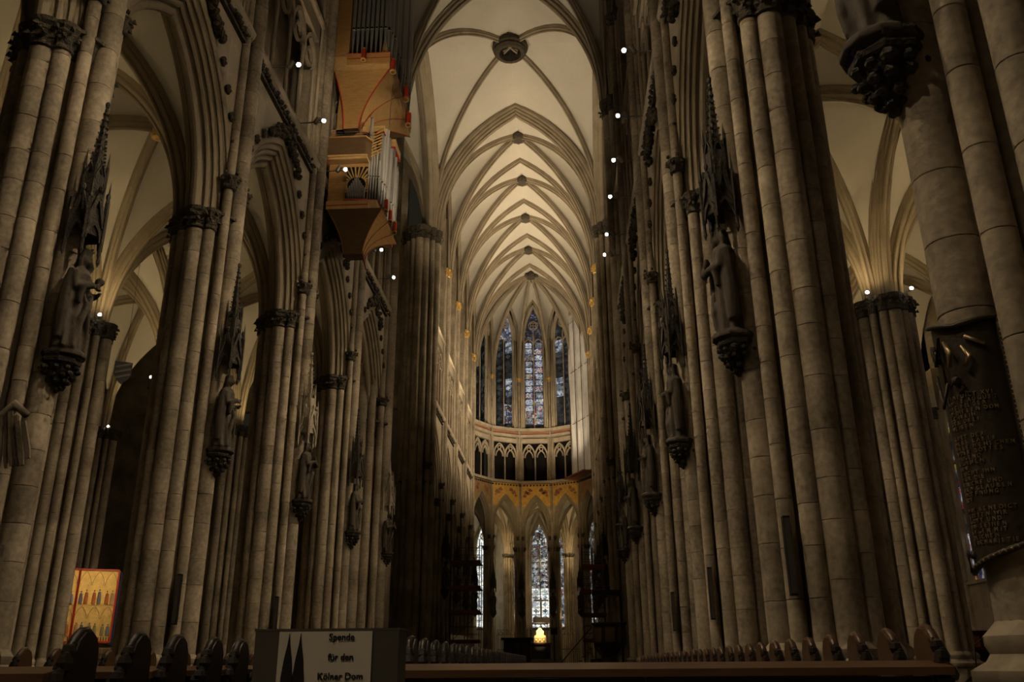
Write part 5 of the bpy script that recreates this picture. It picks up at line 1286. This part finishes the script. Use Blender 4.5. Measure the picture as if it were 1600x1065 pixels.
# pulpit mass at the right crossing pier
pu = thing('pulpit','black pulpit with desk rising before the right crossing pier','pulpit',(5.2,-3.0,0))
b = MB(); b.lathe([(.95,0),(.95,.1),(.5,.2),(.45,1.5),(.85,2.0)],8); b.build('pulpit_foot','pew_dark',pu)
b = MB(); b.lathe([(.85,2.0),(.9,2.1),(.9,3.05),(1.0,3.1),(1.0,3.2),(.8,3.2)],8,a0=pi/8); b.build('pulpit_basket','pew_dark',pu)
for i in range(8): a = i*pi/4; b = MB(); b.obox((.86*cos(a),.86*sin(a),2.58),(.02*cos(a),.02*sin(a),0),(-.24*sin(a),.24*cos(a),0),(0,0,.36)); b.build('pulpit_panel','oak_dark',pu)
for i in range(9): b = MB(); b.obox((-1.0-.19*i,0,1.9-.2*i),(.10,0,0),(0,.45,0),(0,0,.02)); b.build('stair_tread','pew_dark',pu)
b = MB(); b.tube([(-.9,-.45,3.0),(-2.7,-.45,1.1)],.03,5); b.build('stair_rail','iron',pu)
bo = thing('sound_board','flat black sounding canopy beside the right crossing pier','canopy',(5.55,-6.6,0))
b = MB(); b.box(-1.3,.15,-.2,.6,4.35,4.6); b.build('board','black_metal',bo); b = MB(); b.box(.05,.15,-.1,.1,0,4.5); b.build('support_post','black_metal',bo)

# ------------------------------------------------------------------ protective sheet over a choir window
st = thing('dust_sheet','pale translucent dust sheet hung over right choir windows','sheet',(5.2,39.5,0))
rows = []
A_,B_ = Vector((4.05,42.6,0)),Vector((6.05,38.2,0)); dd = (B_-A_); nv = Vector((-dd.y,dd.x,0)).normalized()*-1
def fold(u,z): return .16*sin(u*17+.5*sin(z*.6))*(.6+.4*sin(z*.25))+.07*sin(u*41+z*.4)
for j in range(41):
    rows.append([A_+dd*(i/36)+nv*(-.1+fold(i/36,20.4+j*.5))+Vector((0,0,20.2+j*.48))-Vector((5.2,39.5,0)) for i in range(37)])
b = MB(); b.grid(rows); o = b.build('sheet_cloth','sheet',st,True); sm_ = o.modifiers.new('thick','SOLIDIFY'); sm_.thickness = .01
b = MB(); b.obox((A_+B_)/2-Vector((5.2,39.5,0))+Vector((0,0,20.0))+nv*.25, dd/2, nv*.75, (0,0,.07)); b.build('work_platform','board_red',st)
for u in (0,.33,.66,1): p = A_+dd*u-Vector((5.2,39.5,0)); b = MB(); b.tube([p+Vector((0,0,20)),p+Vector((0,0,39.6))],.04,5); b.build('scaffold_pole','scaffold_steel',st)
for z in (26,32,38): b = MB(); b.tube([A_-Vector((5.2,39.5,-z)),B_-Vector((5.2,39.5,-z))],.03,5); b.build('scaffold_ledger','scaffold_steel',st)

# ------------------------------------------------------------------ lamps on the aisle capitals
def puck(): b = MB(); b.lathe([(.05,0),(.07,.02),(.07,.10),(.055,.12)],10); return b.mesh('lamp_body','steel')
PUCK = puck()
k_ = 0
for s in (-1,1):
    for j,y in enumerate(NY[:4]):
        for q,(dx,dy) in enumerate(((-s*.85,-.75),(s*.55,-1.0))):
            t = thing('capital_lamp','small bright lamp %s on top of the %s capital of the %s aisle piers'%(('nave side','outer side')[q],('first','second','third','fourth')[j],SIDE[s]),'lamp',(s*14.4+dx,y+dy,ZC+.02),'aisle capital lamps')
            put('lamp_body',PUCK,t); l_ = put('lamp_lens',LENS2,t,(0,0,.02)); l_.rotation_euler = (radians(75),0,0); l_.scale = (1.1,1.1,1.1)
            b = MB(); b.tube([(0,0,.02),((-dx)*.6,(-dy)*.6,.02)],.012,5); b.build('lamp_bracket','steel',t)
for s in (-1,1):
    for y in (-7.96,-15.385):
        t = thing('capital_lamp','tiny bright lamp on the %s outer wall at %s bay'%(SIDE[s],'the far' if y > -10 else 'the second'),'lamp',(s*20.9,y-.5,ZC+.02),'aisle capital lamps')
        put('lamp_body',PUCK,t); put('lamp_lens',LENS2,t,(0,0,.02)).rotation_euler = (radians(75),0,0); b = MB(); b.tube([(0,0,.02),(s*.6,.3,.02)],.012,5); b.build('lamp_bracket','steel',t)
# heraldic shield hung in the left aisle
hs_ = thing('heraldic_shield','small striped heraldic shield hanging in the left aisle','shield',(-14.2,-20.3,11.7))
b = MB(); b.prism([(-.32,.75),(.32,.75),(.32,.25),(.22,.05),(0,-.15),(-.22,.05),(-.32,.25)],(0,0,0),(.86,.5,0),(0,0,1),(-.03,.05,0)); b.build('shield_plate','figure_blue',hs_)
for i in range(3): b = MB(); b.obox((.0+.025,-.045,.15+.22*i),(.24,.14,.10),(.005,-.009,0),(0,0,.045)); b.build('shield_stripe','paper',hs_)
b = MB(); b.tube([(0,.02,.75),(0,.02,7.0)],.008,4); b.build('hanging_wire','iron',hs_)

# ------------------------------------------------------------------ right aisle: wooden stair, red cabinet, banner, picture
sr = thing('wooden_stair','dark wooden stair with thin rail at lower right','stair',(13.6,-25.3,0))
for i in range(9): b = MB(); b.box(.0+.19*i,.24+.19*i,-.55,.55,.14+.15*i,.19+.15*i); b.build('stair_tread','oak_dark',sr); b = MB(); b.box(.0+.19*i,.02+.19*i,-.55,.55,.0+.15*i,.14+.15*i); b.build('stair_riser','pew_dark',sr)
for y in (-.58,.55): b = MB(); b.prism([(0,0),(.24,0),(1.95,1.36),(1.95,1.58),(1.7,1.58),(0,.24)],(0,y,0),(1,0,0),(0,0,1),(0,.03,0)); b.build('stair_string','pew_dark',sr)
b = MB(); b.tube([(.35,-.56,.6),(.47,-.56,1.6),(.95,-.56,1.95)],.018,5); b.tube([(.95,-.56,1.95),(.95,-.56,1.0)],.018,5); b.build('stair_rail','iron',sr)
b = MB(); b.box(1.75,3.4,-.6,.6,0,1.5); b.build('landing_box','pew_dark',sr)
rc = thing('red_cabinet','low dark red cabinet behind the stair at lower right','cabinet',(15.9,-22.4,1.5))
b = MB(); b.box(-.75,.75,-.3,.3,0,.5); b.build('cabinet_body','leather_red',rc); b = MB(); b.box(-.8,.8,-.34,.34,.5,.56); b.build('cabinet_top','leather_red',rc)
for x in (-.5,0,.5): b = MB(); b.box(x-.2,x+.2,-.32,-.3,.08,.4); b.build('cabinet_door','figure_red',rc)
b = MB(); b.box(-.7,.7,-.28,.28,-1.5,0); b.build('cabinet_base','pew_dark',rc)
bn = thing('light_banner','narrow pale upright banner between right aisle piers','banner',(18.0,-11.3,0))
b = MB(); b.box(-.35,.35,-.02,.02,1.6,4.3); b.build('banner_cloth','paper',bn); b = MB(); b.box(-.4,.4,-.15,.15,0,.2); b.build('banner_foot','iron',bn); b = MB(); b.tube([(0,.04,.1),(0,.04,4.35)],.02,5); b.build('banner_pole','iron',bn)
